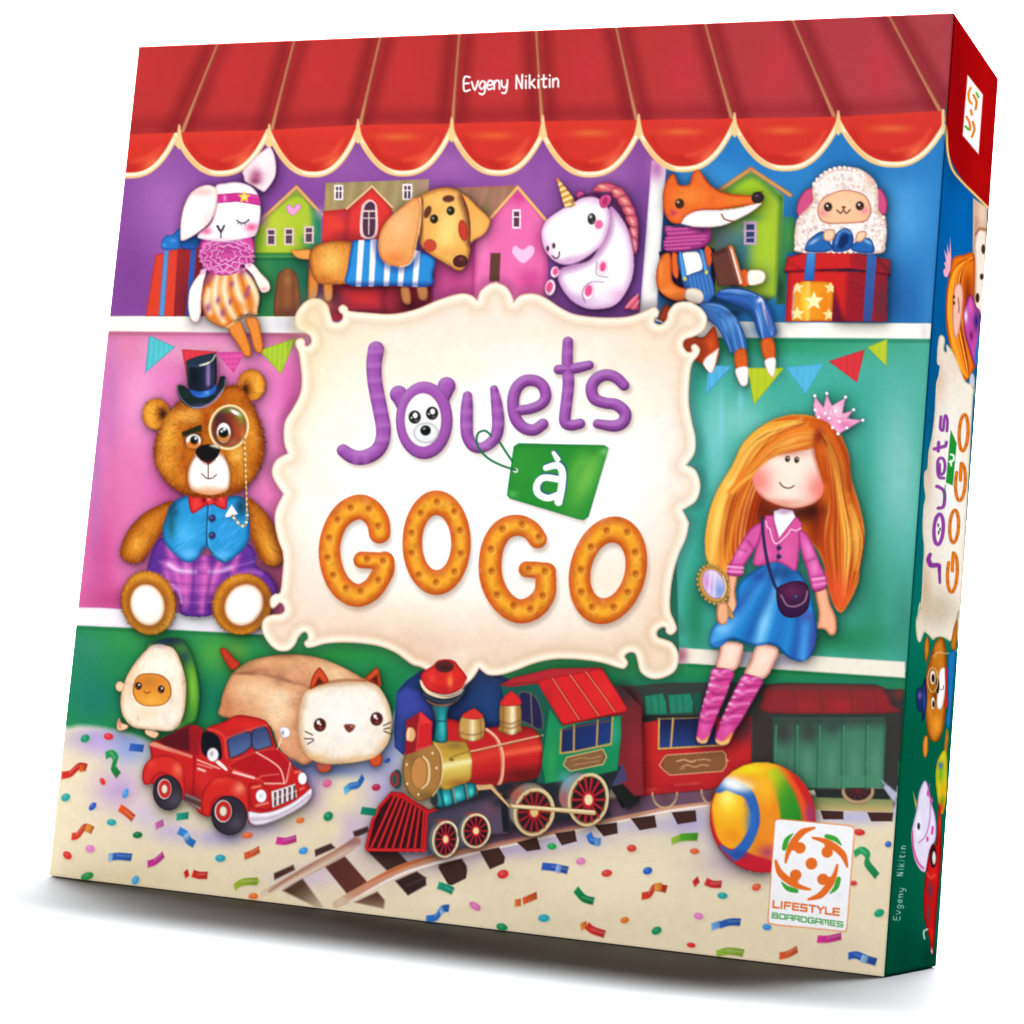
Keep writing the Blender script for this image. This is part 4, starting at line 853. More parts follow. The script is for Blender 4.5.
def art_train():
    T('printed_blue_gift'); F(350,640,.15625)
    m=P('300 330 360 262 450 200 560 170 900 190 1024 260 1024 640 520 640 420 620 340 740 285 690 280 560','2a3c70',sm=0)
    with C(m): P('300 330 360 310 470 330 540 480 520 560 350 740 280 690','414ca0',sm=0,own=False,s=3); B(340,600,60,120,'34508c',.7); B(850,400,120,100,'2c4880',.6); B(930,260,80,60,'1c2c44',.8); L('300 330 440 210',16,'283060',.7,s=3)
    F(480,640,.2051); P('-60 150 60 180 160 220 160 400 -60 400','284068',sm=0,s=1,g=(0,180,100,400,'2c4c84'))
    # wagons
    T('printed_green_wagon'); F(740,670,.166)
    P('70 140 130 90 260 78 820 88 880 115 1000 120 1000 560 70 560','403838',sm=0,s=1); 
    m=P('20 130 150 90 200 100 140 180 90 300 60 700 -20 700 -20 200','3c3c38',sm=0,s=1.5); B(960,150,50,30,'7c3838',.8)
    m=P('140 170 160 110 260 90 800 95 880 130 915 200 918 265 190 265','8c3034',e='5c3030',w=24)
    with C(m):
        B(400,220,60,40,'a83034',.8); B(620,220,80,40,'b03034',.8); B(850,200,50,50,'9c2c34',.7)
        for x in (300,460,640,790): L([x,90,x+30,150,x+44,260],6,'5c3434',.6,s=1)
        L('200 110 850 110',20,'5c403c',.7,s=3)
    P('195 268 960 268 960 700 195 740','36403c',sm=0,s=1)
    m=P('205 290 890 290 868 712 400 715 205 690','4a8068',sm=0)
    with C(m):
        R(200,280,900,330,'3c403e',own=False,s=8); B(260,380,90,80,'403c3e',.9); B(420,380,70,80,'3f4240',.9); B(560,350,60,60,'3c4c48',.8)
        for x in (215,345,480,625,770,880): L([x+2,280,x-6,740],16,'2c5040',.75,s=2); L([x+6,340,x-2,740],7,'5cb080',.75,s=1.2)
        for x in (410,555,700,820): B(x,580,40,120,'5c9478',.7)
        L('300 280 280 700',6,'6c4840',.3)
    P('885 290 960 285 950 740 925 740 870 660','3c3c3a',sm=0,s=1)
    P('450 720 870 715 925 785 470 790','2f3432',sm=0,s=1); P('860 670 945 740 945 800 920 790','b8b8d0',sm=0,s=1.5)
    P('440 770 925 785 925 835 920 862 450 845','7c8c5c',sm=0,s=.8,g=(0,775,0,860,'ccb078')); 
    m=O(715,735,100,78,'b89878',e='8c6c50',w=10,s=.8); O(715,728,80,62,'3c2c2c',s=.8)
    for i in range(6): L([715,728,715+70*math.cos(i*.63),728+55*math.sin(i*.63)],8,'7c3038',.7,s=.8)
    P('600 560 830 560 830 712 600 716','4f8a70',sm=0,a=.0)
    R(600,640,850,714,'508a6e',s=.8); 
    for x in (625,770): L([x+2,620,x-3,714],14,'2c5040',.6,s=2); L([x+5,620,x+2,714],6,'5cb080',.75,s=1.2)
    T('printed_red_wagon'); F(600,660,.17578)
    P('100 165 180 150 400 130 900 130 880 300 870 640 640 740 215 780 110 640 130 400','3c4440',sm=0,s=1)
    m=P('110 160 180 150 230 200 250 300 215 780 150 730 100 640 130 360','7c3034',sm=0,s=1); 
    with C(m): B(170,200,80,60,'3c3438',.9); B(180,600,40,160,'902c34',.6)
    P('90 640 215 780 660 740 640 720 300 740','602c38',sm=0,s=1); P('30 655 110 640 150 690 60 720','48466c',sm=0,s=1); P('60 720 150 705 230 790 130 848','262828',sm=0,s=1)
    m=P('255 205 360 190 380 240 385 312 262 315','2f8468',sm=0,e='205c4c',w=10); m=P('388 200 515 190 535 240 530 305 400 310','2f8468',sm=0,e='205c4c',w=10); P('530 190 580 190 570 300 545 305','245c50',sm=0)
    for x in (290,330,430,470): L([x,200,x+10,310],8,'1f6450',.6,s=1.2)
    R(240,318,640,350,'2c2c30',s=1)
    m=P('245 360 335 345 870 320 865 590 860 640 640 738 400 762 215 778','c02c30',sm=0,e='8c2028',w=10)
    with C(m): 
        B(300,500,60,150,'d03030',.8); B(500,730,180,20,'a02030',.6); B(800,420,60,60,'78303a',.9); B(700,540,60,60,'b83034',.5); L('240 745 320 738',6,'e06850',.7); L('430 715 560 705',6,'d87050',.6); B(640,480,60,40,'802834',.6); B(830,360,60,80,'4c3438',.8)
    P('330 338 660 325 660 495 340 512','24284c',sm=0,s=1,g=(0,350,0,500,'2f4888')); S('338 338 335 508 700 488',12,'d8a860',sm=0,e='a07838',w=4); S('418 335 405 500',12,'d0a460',s=.7); S('330 338 640 330',6,'a08048',s=.7)
    m=P('380 545 700 522 718 540 722 600 700 635 400 658 365 630 352 600 365 560','8c5c3c',sm=0,e='5c3424',w=10); S('380 545 700 522 718 540 722 600 700 635 400 658 365 630 340 602 365 560',7,'dca478',sm=0,closed=True,s=.7)
    L('440 580 480 570 520 582 545 575',8,'e8bc90',.85,s=.7); L('560 572 600 568 630 574',7,'dcae84',.8,s=.7); L('470 610 500 600 540 612 580 600 620 604',7,'dcae84',.8,s=.7); L('460 622 480 618',6,'d8a880',.7)
    P('718 565 740 575 722 582','dca478',sm=0)
    for x,y in ((370,760),(650,745)):
        m=S([list(pts_el(x,y,70,85,0))[:38]],12,'c8a880',sm=0,s=.7); B(x,y+30,40,30,'5c3c38',.7)
    P('280 778 470 762 470 735 280 745','b82c30',sm=0,a=0)
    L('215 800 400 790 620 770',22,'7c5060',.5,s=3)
    # locomotive
    T('printed_steam_locomotive'); F(480,640,.2051)
    P('640 230 700 230 760 300 790 330 800 760 720 770 660 680','6c3034',sm=0,s=1,g=(650,240,760,700,'8c2c34')); B(700,260,60,60,'3c3034',.9); B(760,560,40,120,'a03038',.6)
    P('600 640 700 610 720 690 640 720','4c4870',sm=0,s=1); P('630 720 700 705 780 790 720 830','242626',sm=0,s=1)
    P('-10 720 330 640 690 620 640 720 620 860 300 880 140 890 -20 900','2c3034',sm=0,s=1)
    m=P('100 225 290 200 400 420 390 690 315 705 280 700 300 460 200 420 120 300','245c50',sm=0)
    m=P('338 330 400 415 690 370 690 480 672 640 480 680 318 702 300 600','228c5c',sm=0,e='1a5c44',w=8)
    with C(m): B(350,600,30,140,'34a058',.9); B(640,450,50,60,'30a888',.8); B(500,640,120,30,'1c7450',.6)
    P('190 265 240 258 280 290 305 370 300 440 230 410 190 380','2c2c50',e='7c6c50',w=9); L('248 265 255 420',7,'8c7c58',.8,s=.8)
    P('395 440 470 415 640 380 645 500 470 545 395 555','243058',sm=0,s=.8,g=(420,420,600,520,'28407c')); 
    for a in ('397 440 392 555 470 545 640 510 648 380','460 420 458 545','575 395 570 520'): S(a,9,'c89c58',sm=0,s=.7)
    L('400 442 470 425 640 395',8,'805838',.7)
    m=P('425 575 600 535 612 575 602 608 440 642 412 608','8c6444',sm=0,e='5c3c28',w=8); S('425 575 600 535 618 572 602 608 440 642 408 610',6,'d8ae78',sm=0,closed=True,s=.6)
    L('450 590 490 578 540 580 590 568',5,'c89c74',.7,s=.6); L('460 612 520 602 580 592',5,'c89c74',.7,s=.6)
    P('95 222 160 185 350 140 600 135 590 160 300 200 280 215 150 232','b83038',sm=0,e='8c2428',w=8); L('120 220 280 205',6,'702028',.7)
    m=P('280 210 300 195 590 140 605 150 720 335 715 355 410 418 400 412','d82c30',sm=0,e='a01c24',w=10)
    with C(m):
        B(600,260,60,60,'e43838',.7); B(330,260,40,60,'b82830',.6)
        for a in ('355 190 420 290 485 390','440 172 510 270 580 370','515 155 590 255 658 352'): L(a,12,'8c1c24',.7,s=1.2); L(a,5,'e8a078',.9,s=.7)
    L('402 418 715 352',8,'7c1c24',.8,s=1)
    # boiler
    m=P('-200 400 0 430 120 420 250 430 295 480 305 560 295 640 260 680 130 700 0 735 -180 740','c42a2c',e='801820',w=26)
    with C(m):
        L('-100 600 0 575 120 545 290 520',40,'e84c38',.8,s=6); L('120 560 200 545 290 530',14,'fc8c60',.7,s=3); B(220,660,110,40,'5c2020',.8); B(180,440,110,30,'8c2028',.7); L('-60 690 100 680 280 640',30,'701c20',.7,s=6)
        L('20 430 80 480 108 560 108 660 90 715',16,'e0a078',.9,s=1); L('26 432 84 482 114 560 112 660 96 715',5,'fce0c0',.8,s=.7)
    L('-130 565 0 540 150 505 305 470',12,'8c5038',.7,s=1); L('-130 562 0 536 150 501 305 466',7,'e8c098',.95,s=.7)
    # domes
    for x,y0,h,wd in ((148,310,155,108),(0,0,0,0)):
        if not h: continue
        m=P([x-wd*.42,y0,x+wd*.42,y0,x+wd*.5,y0+h*.75,x+wd*.5,y0+h*.88,x,y0+h,x-wd*.56,y0+h*.85,x-wd*.5,y0+h*.7],'c89c58',e='7c5428',w=18)
        with C(m): L([x+10,y0,x+10,y0+h],22,'fffadc',.95,s=3); L([x-34,y0,x-38,y0+h],12,'6c4824',.7,s=2); L([x+36,y0,x+40,y0+h],8,'7c5830',.7,s=2); L([x-60,y0+h*.55,x,y0+h*.66,x+60,y0+h*.5],6,'6c4828',.7); L([x-60,y0+h*.68,x,y0+h*.8,x+60,y0+h*.63],6,'6c4828',.7)
        P('98 318 112 285 148 252 155 250 195 285 200 315 150 325','d83030',e='9c2024',w=8)
    # rods and driving wheels
    P('240 870 330 880 620 830 640 860 300 900 -20 970 -20 900 100 900','2c2c34',sm=0,s=1)
    m=O(240,815,105,118,'8c8478',rot=14,e='5c5450',w=16); B(180,760,40,50,'c84c3c',.6)
    wheel(265,842,100,120,'dcc494','b02832',14,14,rw=20)
    m=O(480,755,95,108,'8c9498',rot=14,e='5c5c60',w=14); B(420,680,40,40,'70b0c0',.6); B(410,780,24,50,'b8504c',.7)
    wheel(530,782,100,132,'e0c898','c82c38',14,10,rw=18,hub='f0dcb0')
    S('-90 720 0 720 55 715 155 812 555 845',[18,18,20,22,26],'d8b884',sm=0,e='8c6838',w=6); L('160 812 555 840',7,'fbeed0',.9,s=.7); L('-80 716 50 712',6,'fbeed0',.8,s=.7)
    F(350,740,.15625)
    P('480 480 560 440 900 340 1024 400 1024 600 900 610 760 680 500 740 480 700','444454',sm=0,s=1,g=(500,450,900,650,'5c5064')); B(900,450,60,60,'84505c',.5); B(960,400,60,40,'2c2c30',.8)
    L('560 440 900 350 1024 300',50,'2f2c34',.9,s=3); P('960 360 1000 350 1024 560 1024 600 980 590','26262c',sm=0,s=1)
    # small wheels
    for x,y,rx,ry,ox in ((612,640,86,120,-26),(806,586,94,112,-24)):
        m=O(x+ox,y-4,rx,ry,'6c6c70',rot=8,e='46464c',w=14); B(x+ox+10,y-ry+4,50,14,'c84c3c',.8); B(x+ox-50,y-20,14,50,'a8a8a8',.6)
        wheel(x,y,rx,ry,'ecdcb4','c8283c',12,8,rw=17,hub='f4dca0',dark='2c2024')
    # cylinder
    m=P('510 350 540 330 600 305 700 285 780 275 808 300 800 360 740 390 600 435 550 430 512 400','1f8488',e='0f3c44',w=22)
    with C(m):
        B(610,380,30,40,'58e0e0',.95,-10); B(690,355,34,34,'60d8e0',.9,-10); B(775,335,18,30,'58d8d8',.9); L('580 320 600 430',14,'103c44',.9,s=1.5); L('642 300 664 415',8,'103c44',.9,s=1.5); L('655 296 676 410',7,'c87858',.9,s=.8); L('728 280 746 390',7,'103c44',.9,s=1.2); L('738 278 756 390',6,'c87858',.9,s=.8)
    O(540,380,24,50,'2c3c3c',e='803c38',w=10,rot=-5)
    P('810 300 905 285 915 300 1024 420 1024 445 900 320 815 328','d8b080',sm=0,e='946840',w=6)
    # smokebox
    m=P('520 35 600 10 700 10 745 20 775 100 780 190 770 260 700 290 580 310','c8a040',e='7c5c20',w=18)
    with C(m):
        L('590 190 680 175 780 150',60,'f4e48c',.9,s=8); L('590 170 780 135',14,'fffbd8',.9,s=3); B(670,40,80,30,'8c6c38',.8); B(700,280,80,30,'a06830',.9); L('640 120 700 95 775 75',8,'7c5c30',.7,s=1.2); B(650,130,14,8,'4c3c20',.9); B(640,230,70,30,'d0b050',.6)
    m=P('345 110 400 60 480 25 540 30 580 90 592 200 575 290 530 360 480 390 430 395 370 340 335 240','ac7c44',e='6c4824',w=20)
    with C(m): B(400,120,50,60,'7c5c38',.5); B(480,360,60,30,'6c5a30',.6)
    L('545 35 582 95 592 200 575 290 530 360',9,'f8dca0',.85,s=1)
    O(450,212,62,106,'c88c50',rot=3,e='8c5c30',w=10); L('470 112 500 150 508 220 495 280 460 312',10,'fff0c8',.95,s=1); L('455 115 485 150 492 215 482 275 455 305',8,'8c5c30',.6,s=1)
    for x,y in ((362,160),(365,284),(437,352),(528,88),(553,182)): O(x,y,7,8,'f4dcb0',s=.7)
    # lamp
    F(350,640,.15625)
    m=P('358 520 455 460 530 530 522 680 430 715 350 740','d02c30',sm=0,e='9c1c24',w=10)
    with C(m): P('358 520 440 475 430 715 350 740','98242c',sm=0,own=False,s=1.2); P('440 460 455 460 530 530 450 545','e03c3c',sm=0,own=False,s=1); L('440 540 425 715',8,'e86860',.6); L('430 710 520 680',6,'f08c80',.8)
    O(388,608,32,48,'e8b080',e='b07848',w=10); L('375 570 368 640',10,'fff0d0',.9,s=1.2)
    O(300,895,32,62,'1f5c50',e='143c38',w=12); O(285,895,30,50,'a83438',e='702028',w=8); O(285,895,15,32,'2c5c50')
    # small dome
    m=P('715 490 850 490 858 620 780 650 700 620','c89c58',sm=1,e='7c5428',w=16)
    with C(m): L('785 480 785 650',24,'fffadc',.9,s=3); L('835 480 840 640',8,'7c5830',.7,s=2); L('700 595 780 612 860 590',6,'6c4828',.7)
    P('715 495 740 465 790 440 800 440 855 490 800 512','d83830',e='9c2024',w=8)
    # cow catcher
    F(350,740,.15625)
    P('265 340 340 350 480 450 545 440 550 460 490 480 475 715 110 712 100 690 140 520 180 440','a02028',sm=0,e='5c1018',w=14)
    m=P('270 345 490 470 475 700 115 700 110 680 180 440','3c1c20',sm=0,s=1)
    with C(m):
        for i in range(8): L([285+i*27,360+i*13,130+i*47,700],14,'dc2c30',1,s=.8)
    S('265 345 340 352 490 465 475 712 112 708 105 690 145 520 190 430 265 345',[22,22],'cc2428',sm=0,e='8c161e',w=6); L('110 705 470 708',14,'dc3034',.9,s=1); L('270 348 350 375 490 455',26,'c0242a',1,s=1); L('490 470 548 450',16,'c8282c',.9,s=.8)

def art_chimney():
    T('printed_steam_locomotive'); F(350,640,.15625)
    m=P('450 285 480 380 520 425 545 520 535 640 590 662 625 640 622 520 640 430 690 390 735 320','1c7c80',e='0f3840',w=24)
    with C(m): B(590,560,24,100,'4cc8c8',.8); B(600,400,80,24,'8c4c38',.8); P('450 285 735 320 690 400 600 420 510 410','242c38',own=False,s=2); L('480 385 560 420 660 410 700 380',9,'b86848',.9,s=1); L('470 350 560 395 660 390 720 345',8,'586880',.7,s=1.2); L('530 522 625 522',8,'0f3840',.7,s=1.2); L('528 440 545 510',10,'b8603c',.6,s=2)
    P('452 260 520 340 640 365 735 310 748 250 745 290 700 350 600 378 500 350 455 300','f0d0b0',s=.7,sm=1)
    m=P('530 165 560 135 610 125 665 135 700 175 740 225 748 255 720 310 640 348 560 345 490 315 455 260 462 210','d8302e',e='a01c24',w=20)
    with C(m): B(640,270,20,50,'f8904c',.85); B(520,250,30,40,'f05844',.6); B(600,330,100,20,'b82030',.7); L('485 250 560 300 650 305 725 250',8,'a81c28',.4,s=3)
    L('452 262 490 320 560 352 640 355 715 318 746 262',9,'fbe4c4',.95,s=.8)
    O(605,172,62,40,'5c2c2c',e='8c3028',w=10); B(605,180,40,22,'3c2426',.8)

def art_ball():
    T('printed_beach_ball'); F(690,740,.1953)
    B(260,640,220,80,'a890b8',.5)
    m=O(375,400,272,284,'f4a02c',rot=-8)
    with C(m):
        P('430 110 560 160 640 260 660 420 640 560 540 660 470 560 560 420 540 260','cc2c2c',s=2,own=False); P('440 120 520 190 600 340 600 480 540 620 500 560 560 440 520 280','e8582c',s=2,own=False); B(620,380,30,60,'984078',.8)
        P('360 110 440 150 530 260 575 400 560 520 480 600 440 520 462 400 430 290 370 200','5ca82c',s=2,own=False,g=(380,130,560,420,'2f8c30')); B(420,190,70,60,'a8cc28',.9)
        P('100 250 200 160 320 115 440 130 400 180 440 270 462 400 430 560 380 640 300 620 340 500 350 360 310 270','f08c28',s=2,own=False); B(390,250,70,90,'f8c030',.9); B(300,150,140,50,'f0dc28',.95); B(400,440,50,90,'f09830',.8); B(400,580,50,40,'b04078',.8)
        P('110 300 160 260 200 480 260 560 400 620 440 640 440 760 200 760 100 540','d42c30',s=1.2,own=False); P('230 600 420 620 430 720 280 690','c82838',s=2,own=False)
        m2=O(205,400,92,162,'f8b028',rot=-8,s=.8,own=False)
        with C(m2): B(200,320,70,80,'fce040',.95); B(190,300,40,40,'fff490',.8); B(220,500,70,50,'f09428',.8)
        S('150 250 190 232 245 250 300 280 330 350 335 430 300 520 250 580 210 600 160 570',[50,58,60,54,50,48,52,56,60,56],'3468b8',s=1,own=False); B(310,420,26,80,'3c7ccc',.7); B(250,590,50,20,'2c4c98',.7)
        B(215,225,60,36,'ffffff',1,10); B(240,235,60,30,'fbfbff',.9,15); B(300,240,40,30,'fff8d0',.6); B(290,330,10,20,'5080d0',.4)
        P('100 320 150 530 230 620 200 640 110 560 80 400','cc2c34',s=2,own=False,a=.7)
        L('130 270 102 380 130 540 200 640 330 690',12,'b82430',.4,s=3)

def art_girl():
    T('printed_girl_doll'); F(690,500,.1953)
    for p in ('172 730 270 738 268 800 232 875 138 862 150 790','350 742 452 760 440 830 382 918 282 896 310 830'):
        m=P(p,'f6d4c0',e='c87868',w=26); 
    B(210,790,26,50,'fbe8dc',.7,20); B(380,820,26,50,'fbe8dc',.7,25)
    F(680,320,.2441)
    hair='480 386 560 396 640 440 692 540 706 650 742 770 760 880 742 1000 732 1080 690 1170 660 1200 630 1165 605 1080 585 985 520 905 340 905 225 990 195 1060 150 1040 112 980 106 890 125 780 160 690 215 600 265 500 350 425 420 395'
    m=P(hair,'d46420',e='e8983c',w=14,s=1.1)
    with C(m):
        B(350,850,60,130,'a83818',.9); B(560,850,40,120,'8c3018',.9); B(440,790,140,50,'4c1c18',1); B(540,780,50,40,'401c18',.9); B(330,760,40,60,'6c2418',.8)
        rs=PN.rs
        for i in range(230):   # left fall
            t=rs.uniform(0,1); x0=330-t*190+rs.normal(0,8); c=[('fbd060','f4ac3c'),('ec8c30','f0a038'),('cc4c1c','e0702c'),('a83414','b84418')][min(3,max(0,int((1-t)*4+rs.normal(0,.6))))][rs.randint(2)]
            L([540-rs.uniform(0,120),400+t*20-10+(1-t)*70,400-t*60-(t*60),520-t*60+(1-t)*60,x0,700,x0-40-t*10,880,x0-50+20*(1-t),1040+rs.uniform(-60,20)],[1,5,6,2],['fbdc80','7c2410'][i%2] if i%5==0 else c,.65,s=1)
        for i in range(210):   # right fall
            t=rs.uniform(0,1); c=[('a83814','c04418'),('e88830','f4b040'),('f0a038','dc6824'),('b03c18','cc4c1c')][min(3,max(0,int(t*4+rs.normal(0,.7))))][rs.randint(2)]
            L([575,470-t*40,600+t*60,560,615+t*85,740,590+t*165,900,615+t*110,1060,640+t*60,1170-t*60],[1,5,6,2],['ffe890','7c2410'][i%2] if i%5==0 else c,.65,s=1)
        L('560 400 640 450 690 560 700 680 740 820',14,'a83c20',.6,s=4); L('600 500 650 620 690 760',8,'8c2c18',.5,s=3); B(160,830,24,120,'fce070',.6,8); B(720,880,20,100,'fcd060',.6); B(215,680,30,30,'fff0a0',.5)
        B(650,1120,40,60,'e85c30',.7)
        for q,w,c in (('520 420 400 500 290 640 230 800 215 960',12,'b04018'),('500 405 360 480 240 630 160 800 130 980',10,'fbd870'),('330 700 290 800 270 960',30,'a03418'),('300 640 240 780 200 940 190 1040',12,'f8b840'),('600 480 660 600 690 760 720 900',14,'f4a838'),
                      ('590 560 620 700 640 860 650 1040',16,'b43c18'),('570 700 585 860 610 1040 640 1160',20,'a83418'),('610 520 640 640 665 800 690 960 670 1120',9,'fcc858'),('640 460 690 580 700 700',10,'8c2c18'),('700 760 735 880 725 1020',10,'fbd060')):
            L(q,[4,w,4],c,.7,s=3)
        B(650,1110,60,80,'ec5c34',.7); B(600,1060,24,90,'d84820',.5); B(175,1000,40,70,'f8a840',.5)
    L('112 960 118 1040',10,'f0d070',.5,s=3)
    m=P('300 640 330 590 390 540 470 515 545 520 560 570 580 640 590 700 560 745 500 768 440 768 360 740 315 700','fbe4d4',e='e8a890',w=22)
    with C(m):
        B(325,660,62,74,'ec7068',.75); B(572,690,60,74,'ec6c64',.75); B(450,610,66,90,'fdeadc',.7); B(420,750,110,20,'dc8c78',.7); B(440,540,100,22,'c87868',.7)
    L('320 710 370 750 440 772 520 768 570 740',9,'9c4030',.5,s=2)
    F(690,380,.15625)
    for x,y in ((628,505),(687,511)): O(x,y,15,20,'33241f',s=.9,rot=8); O(x+3,y-6,4,5,'f0e8e0',s=.6)
    L('578 658 598 682 628 692 652 688 668 676',8,'5c3028',.95,s=.7)
    # bangs
    m=P('830 330 760 300 700 300 600 340 480 430 380 540 300 640 240 720 300 720 380 640 440 560 520 500 600 470 700 452 770 440 800 400','e8842c',s=1.6)
    with C(m):
        for i in range(70):
            t=i/70.; L([825,340+t*70,700-t*20,340+t*100,560-t*20,400+t*90,420,540+t*60,340,650,270,720],[2,8,7,3],['f8c050','e06c24','f09c38','c04c1c','fbcc60'][PN.rs.randint(5)],.6,s=1.6)
        L('820 420 700 450 600 470 520 505',14,'a83c24',.7,s=4); L('800 400 700 440 600 480 470 560 400 650',7,'c04c20',.6,s=2); B(640,400,90,20,'f8c868',.5,-25)
    B(825,360,34,50,'8c2820',.8); L('830 330 810 380 800 440 830 540 870 640',16,'8c3018',.6,s=4); L('840 350 900 420 960 540 1010 700',12,'7c2818',.5,s=3)
    # clothes
    F(690,500,.1953)
    P('200 380 245 385 235 470 245 560 225 600 195 640 160 642 138 605 145 530 195 520','f4b890',e='b86c50',w=18)
    P('645 455 700 448 722 530 752 605 752 680 722 696 690 665 655 655 662 580','f4b490',e='b86c50',w=20)
    m=P('400 325 470 322 550 358 610 450 642 580 652 700 622 800 570 828 500 805 430 742 330 748 220 715 150 757 108 750 104 700 130 640 200 600 240 540 248 440 320 370','2c88cc',e='1c4c94',w=20)
    with C(m):
        for p,c in (('430 330 330 470 200 660 130 720','58a8e8'),('470 350 420 500 360 720','88ccf4'),('400 340 300 480 240 560','2c5ca8'),('450 340 400 480 300 700','245ca4'),('480 400 480 600 440 740','2c70bc'),('520 420 560 640 540 800','2c4c9c'),('600 560 590 700 580 820','54a0e4'),('640 600 640 800','3c3c90'),('560 500 600 600','4c4c9c')):
            L(p,[14,40,50],c,.8,s=5)
        B(170,660,50,30,'8cc8f4',.8,-20); B(380,640,30,70,'90d0f4',.7,15); B(480,370,90,50,'24447c',.8); B(350,390,50,30,'2c509c',.7); B(640,740,30,80,'4850a8',.7); L('110 748 220 712 330 742 430 738 500 800 570 825',10,'183c80',.5,s=2)
    m=P('372 112 430 80 470 190 540 90 572 130 562 260 546 362 490 335 440 318 328 336 350 220','d8589c',e='a03070',w=16)
    with C(m): B(380,280,40,50,'e470b0',.7); B(500,260,40,70,'e06ca8',.7); L('455 225 450 320',7,'9c2c6c',.8,s=1); L('390 300 370 330',8,'a83478',.6)
    m=P('372 118 310 150 255 235 205 330 195 382 270 388 282 335 330 262 362 200','d85ca4',e='9c3070',w=18)
    with C(m): B(260,270,24,50,'f088c4',.8,30); L('300 215 330 250',12,'8c2c68',.6,s=2); L('250 250 290 262',8,'8c2c68',.5,s=2)
    L('198 342 275 348',10,'f8b8e0',.9,s=1); L('196 365 272 370',9,'f4a8d8',.8,s=1); L('200 330 280 334',6,'9c2c6c',.6); L('196 384 270 388',7,'8c2860',.7)
    m=P('558 160 600 172 642 250 672 330 704 400 696 452 635 468 602 360 570 262','d85ca4',e='9c3070',w=18)
    with C(m): B(610,260,20,60,'f08cc8',.8,-20); B(640,350,20,40,'f094cc',.7); L('590 320 640 300',9,'8c2c68',.6,s=2)
    L('632 408 690 400',11,'f8b8e0',.9,s=1); L('636 438 698 428',9,'f4a8d8',.8,s=1); L('628 395 690 385',6,'9c2c6c',.6); L('634 465 700 452',8,'7c2458',.7)
    P('432 58 470 45 530 55 545 88 460 198 430 100','fbfaff',e='c0a8c8',w=10,sm=0,s=.8); B(485,60,50,16,'b0789c',.7)
    P('390 78 430 82 450 205 462 205 440 215 410 180 400 145 385 125','d8589c',sm=0,e='a83474',w=8); P('545 85 578 120 570 150 520 165 465 232 448 215 462 195','d8589c',sm=0,e='a83474',w=8)
    L('392 110 398 140 412 150 420 185 445 225 500 180 520 152 545 158 570 145',7,'fbd0ec',.95,s=.7)
    for x,y in ((458,246),(458,291)): O(x,y,13,13,'34345c',s=.8)
    S('372 92 380 200 400 320 430 420 465 490',[14,16,16,12],'34345c',e='20204c',w=6)
    m=P('452 450 500 425 560 415 600 432 616 480 608 555 560 598 500 602 462 570 445 500','3c2044',e='28142c',w=14)
    with C(m): B(530,470,70,50,'6c2c54',.9); L('470 490 500 540 545 545 590 520 605 470',7,'b88ca8',.9,s=.9); B(545,500,12,16,'2c3c64',.9); B(545,495,4,4,'80b0c0',.9)
    # mirror
    S('175 515 200 555 218 600',[16,14,22],'c89c50',e='7c5424',w=6)
    for i in range(22):
        t=i/22*2*math.pi; r=math.radians(-22); X=74*math.cos(t); Y=100*math.sin(t)
        O(121+X*math.cos(r)-Y*math.sin(r),433+X*math.sin(r)+Y*math.cos(r),10,10,'d8b060',e='8c6428',w=5)
    O(121,433,74,99,'c89850',rot=-22,e='8c6430',w=14); m=O(123,431,54,78,'dccce8',rot=-22,e='8c6c98',w=6)
    with C(m): B(90,420,30,70,'d890d0',.9,-20); B(160,470,40,60,'7c98d8',.9,-20); L('110 370 100 470',8,'ffffff',.6,s=1.5); L('130 370 125 490',10,'fbe8fb',.6,s=1.5)
    L('172 390 186 450 165 500',5,'ffffff',.8,s=.8)
    P('148 535 190 530 200 570 195 625 160 640 140 600','f0b088',e='b06c4c',w=14)
    # socks
    F(660,620,.127)
    for p,q,x0,sx in (('412 392 470 380 560 395 592 432 560 500 535 580 480 700 440 800 402 900 372 968 325 978 290 945 300 840 330 700 380 520','290 930 330 965 390 910 400 900 372 970 325 980 290 950',400,0),('652 440 730 440 790 460 818 492 770 580 725 660 652 790 592 880 545 975 485 992 440 960 450 880 510 730 560 620','445 950 500 960 560 900 575 905 545 978 485 994 440 965',650,1)):
        m=P(p,'d84c98',e='a02c6c',w=26)
        with C(m):
            for i in range(8):
                y=(400+i*55) if not sx else (455+i*50); cx=(500-i*22) if not sx else (735-i*30)
                j=PN.rs.uniform(-14,14); L([cx-90,y+j,cx-20,y+22+j,cx+20,y+14-j,cx+90,y+8-j],[6,16,10,5],'f8b0dc' if i%2==0 else '98246a',.85,s=2); L([cx-10,y+30,cx+70,y+20+j],[8,3],'a02c70',.6,s=1.6)
                B(cx-60,y+6,22,12,'fbd0ec',.8)
            P(q,'e8b040',s=2,own=False); L('295 935 330 962 372 960' if not sx else '445 952 490 975 540 962',16,'f8e0a8',.8,s=2)
            B(350 if not sx else 530,850,40,60,'e878c0',.5)
    # crown
    F(680,320,.2441)
    m=P('556 392 548 350 556 312 590 356 604 302 626 350 682 316 668 382 714 368 690 402 752 410 700 440 652 468 610 420','f0a8c8',sm=0,e='d878a8',w=7)
    with C(m): B(640,370,30,30,'fbd8e0',.8); B(600,410,30,16,'e070b0',.6); B(680,430,30,16,'e068a8',.7); L('570 380 600 400 620 350 640 400 690 400',3,'c86098',.5,s=.8)
    for x,y in ((555,310),(604,300),(681,315),(714,367),(752,410),(686,442),(650,466),(628,440),(598,382),(556,368),(614,402),(570,398),(655,415),(640,372)): O(x,y,7,7,'ffffff',s=.6,e='e0b8d0',w=3)

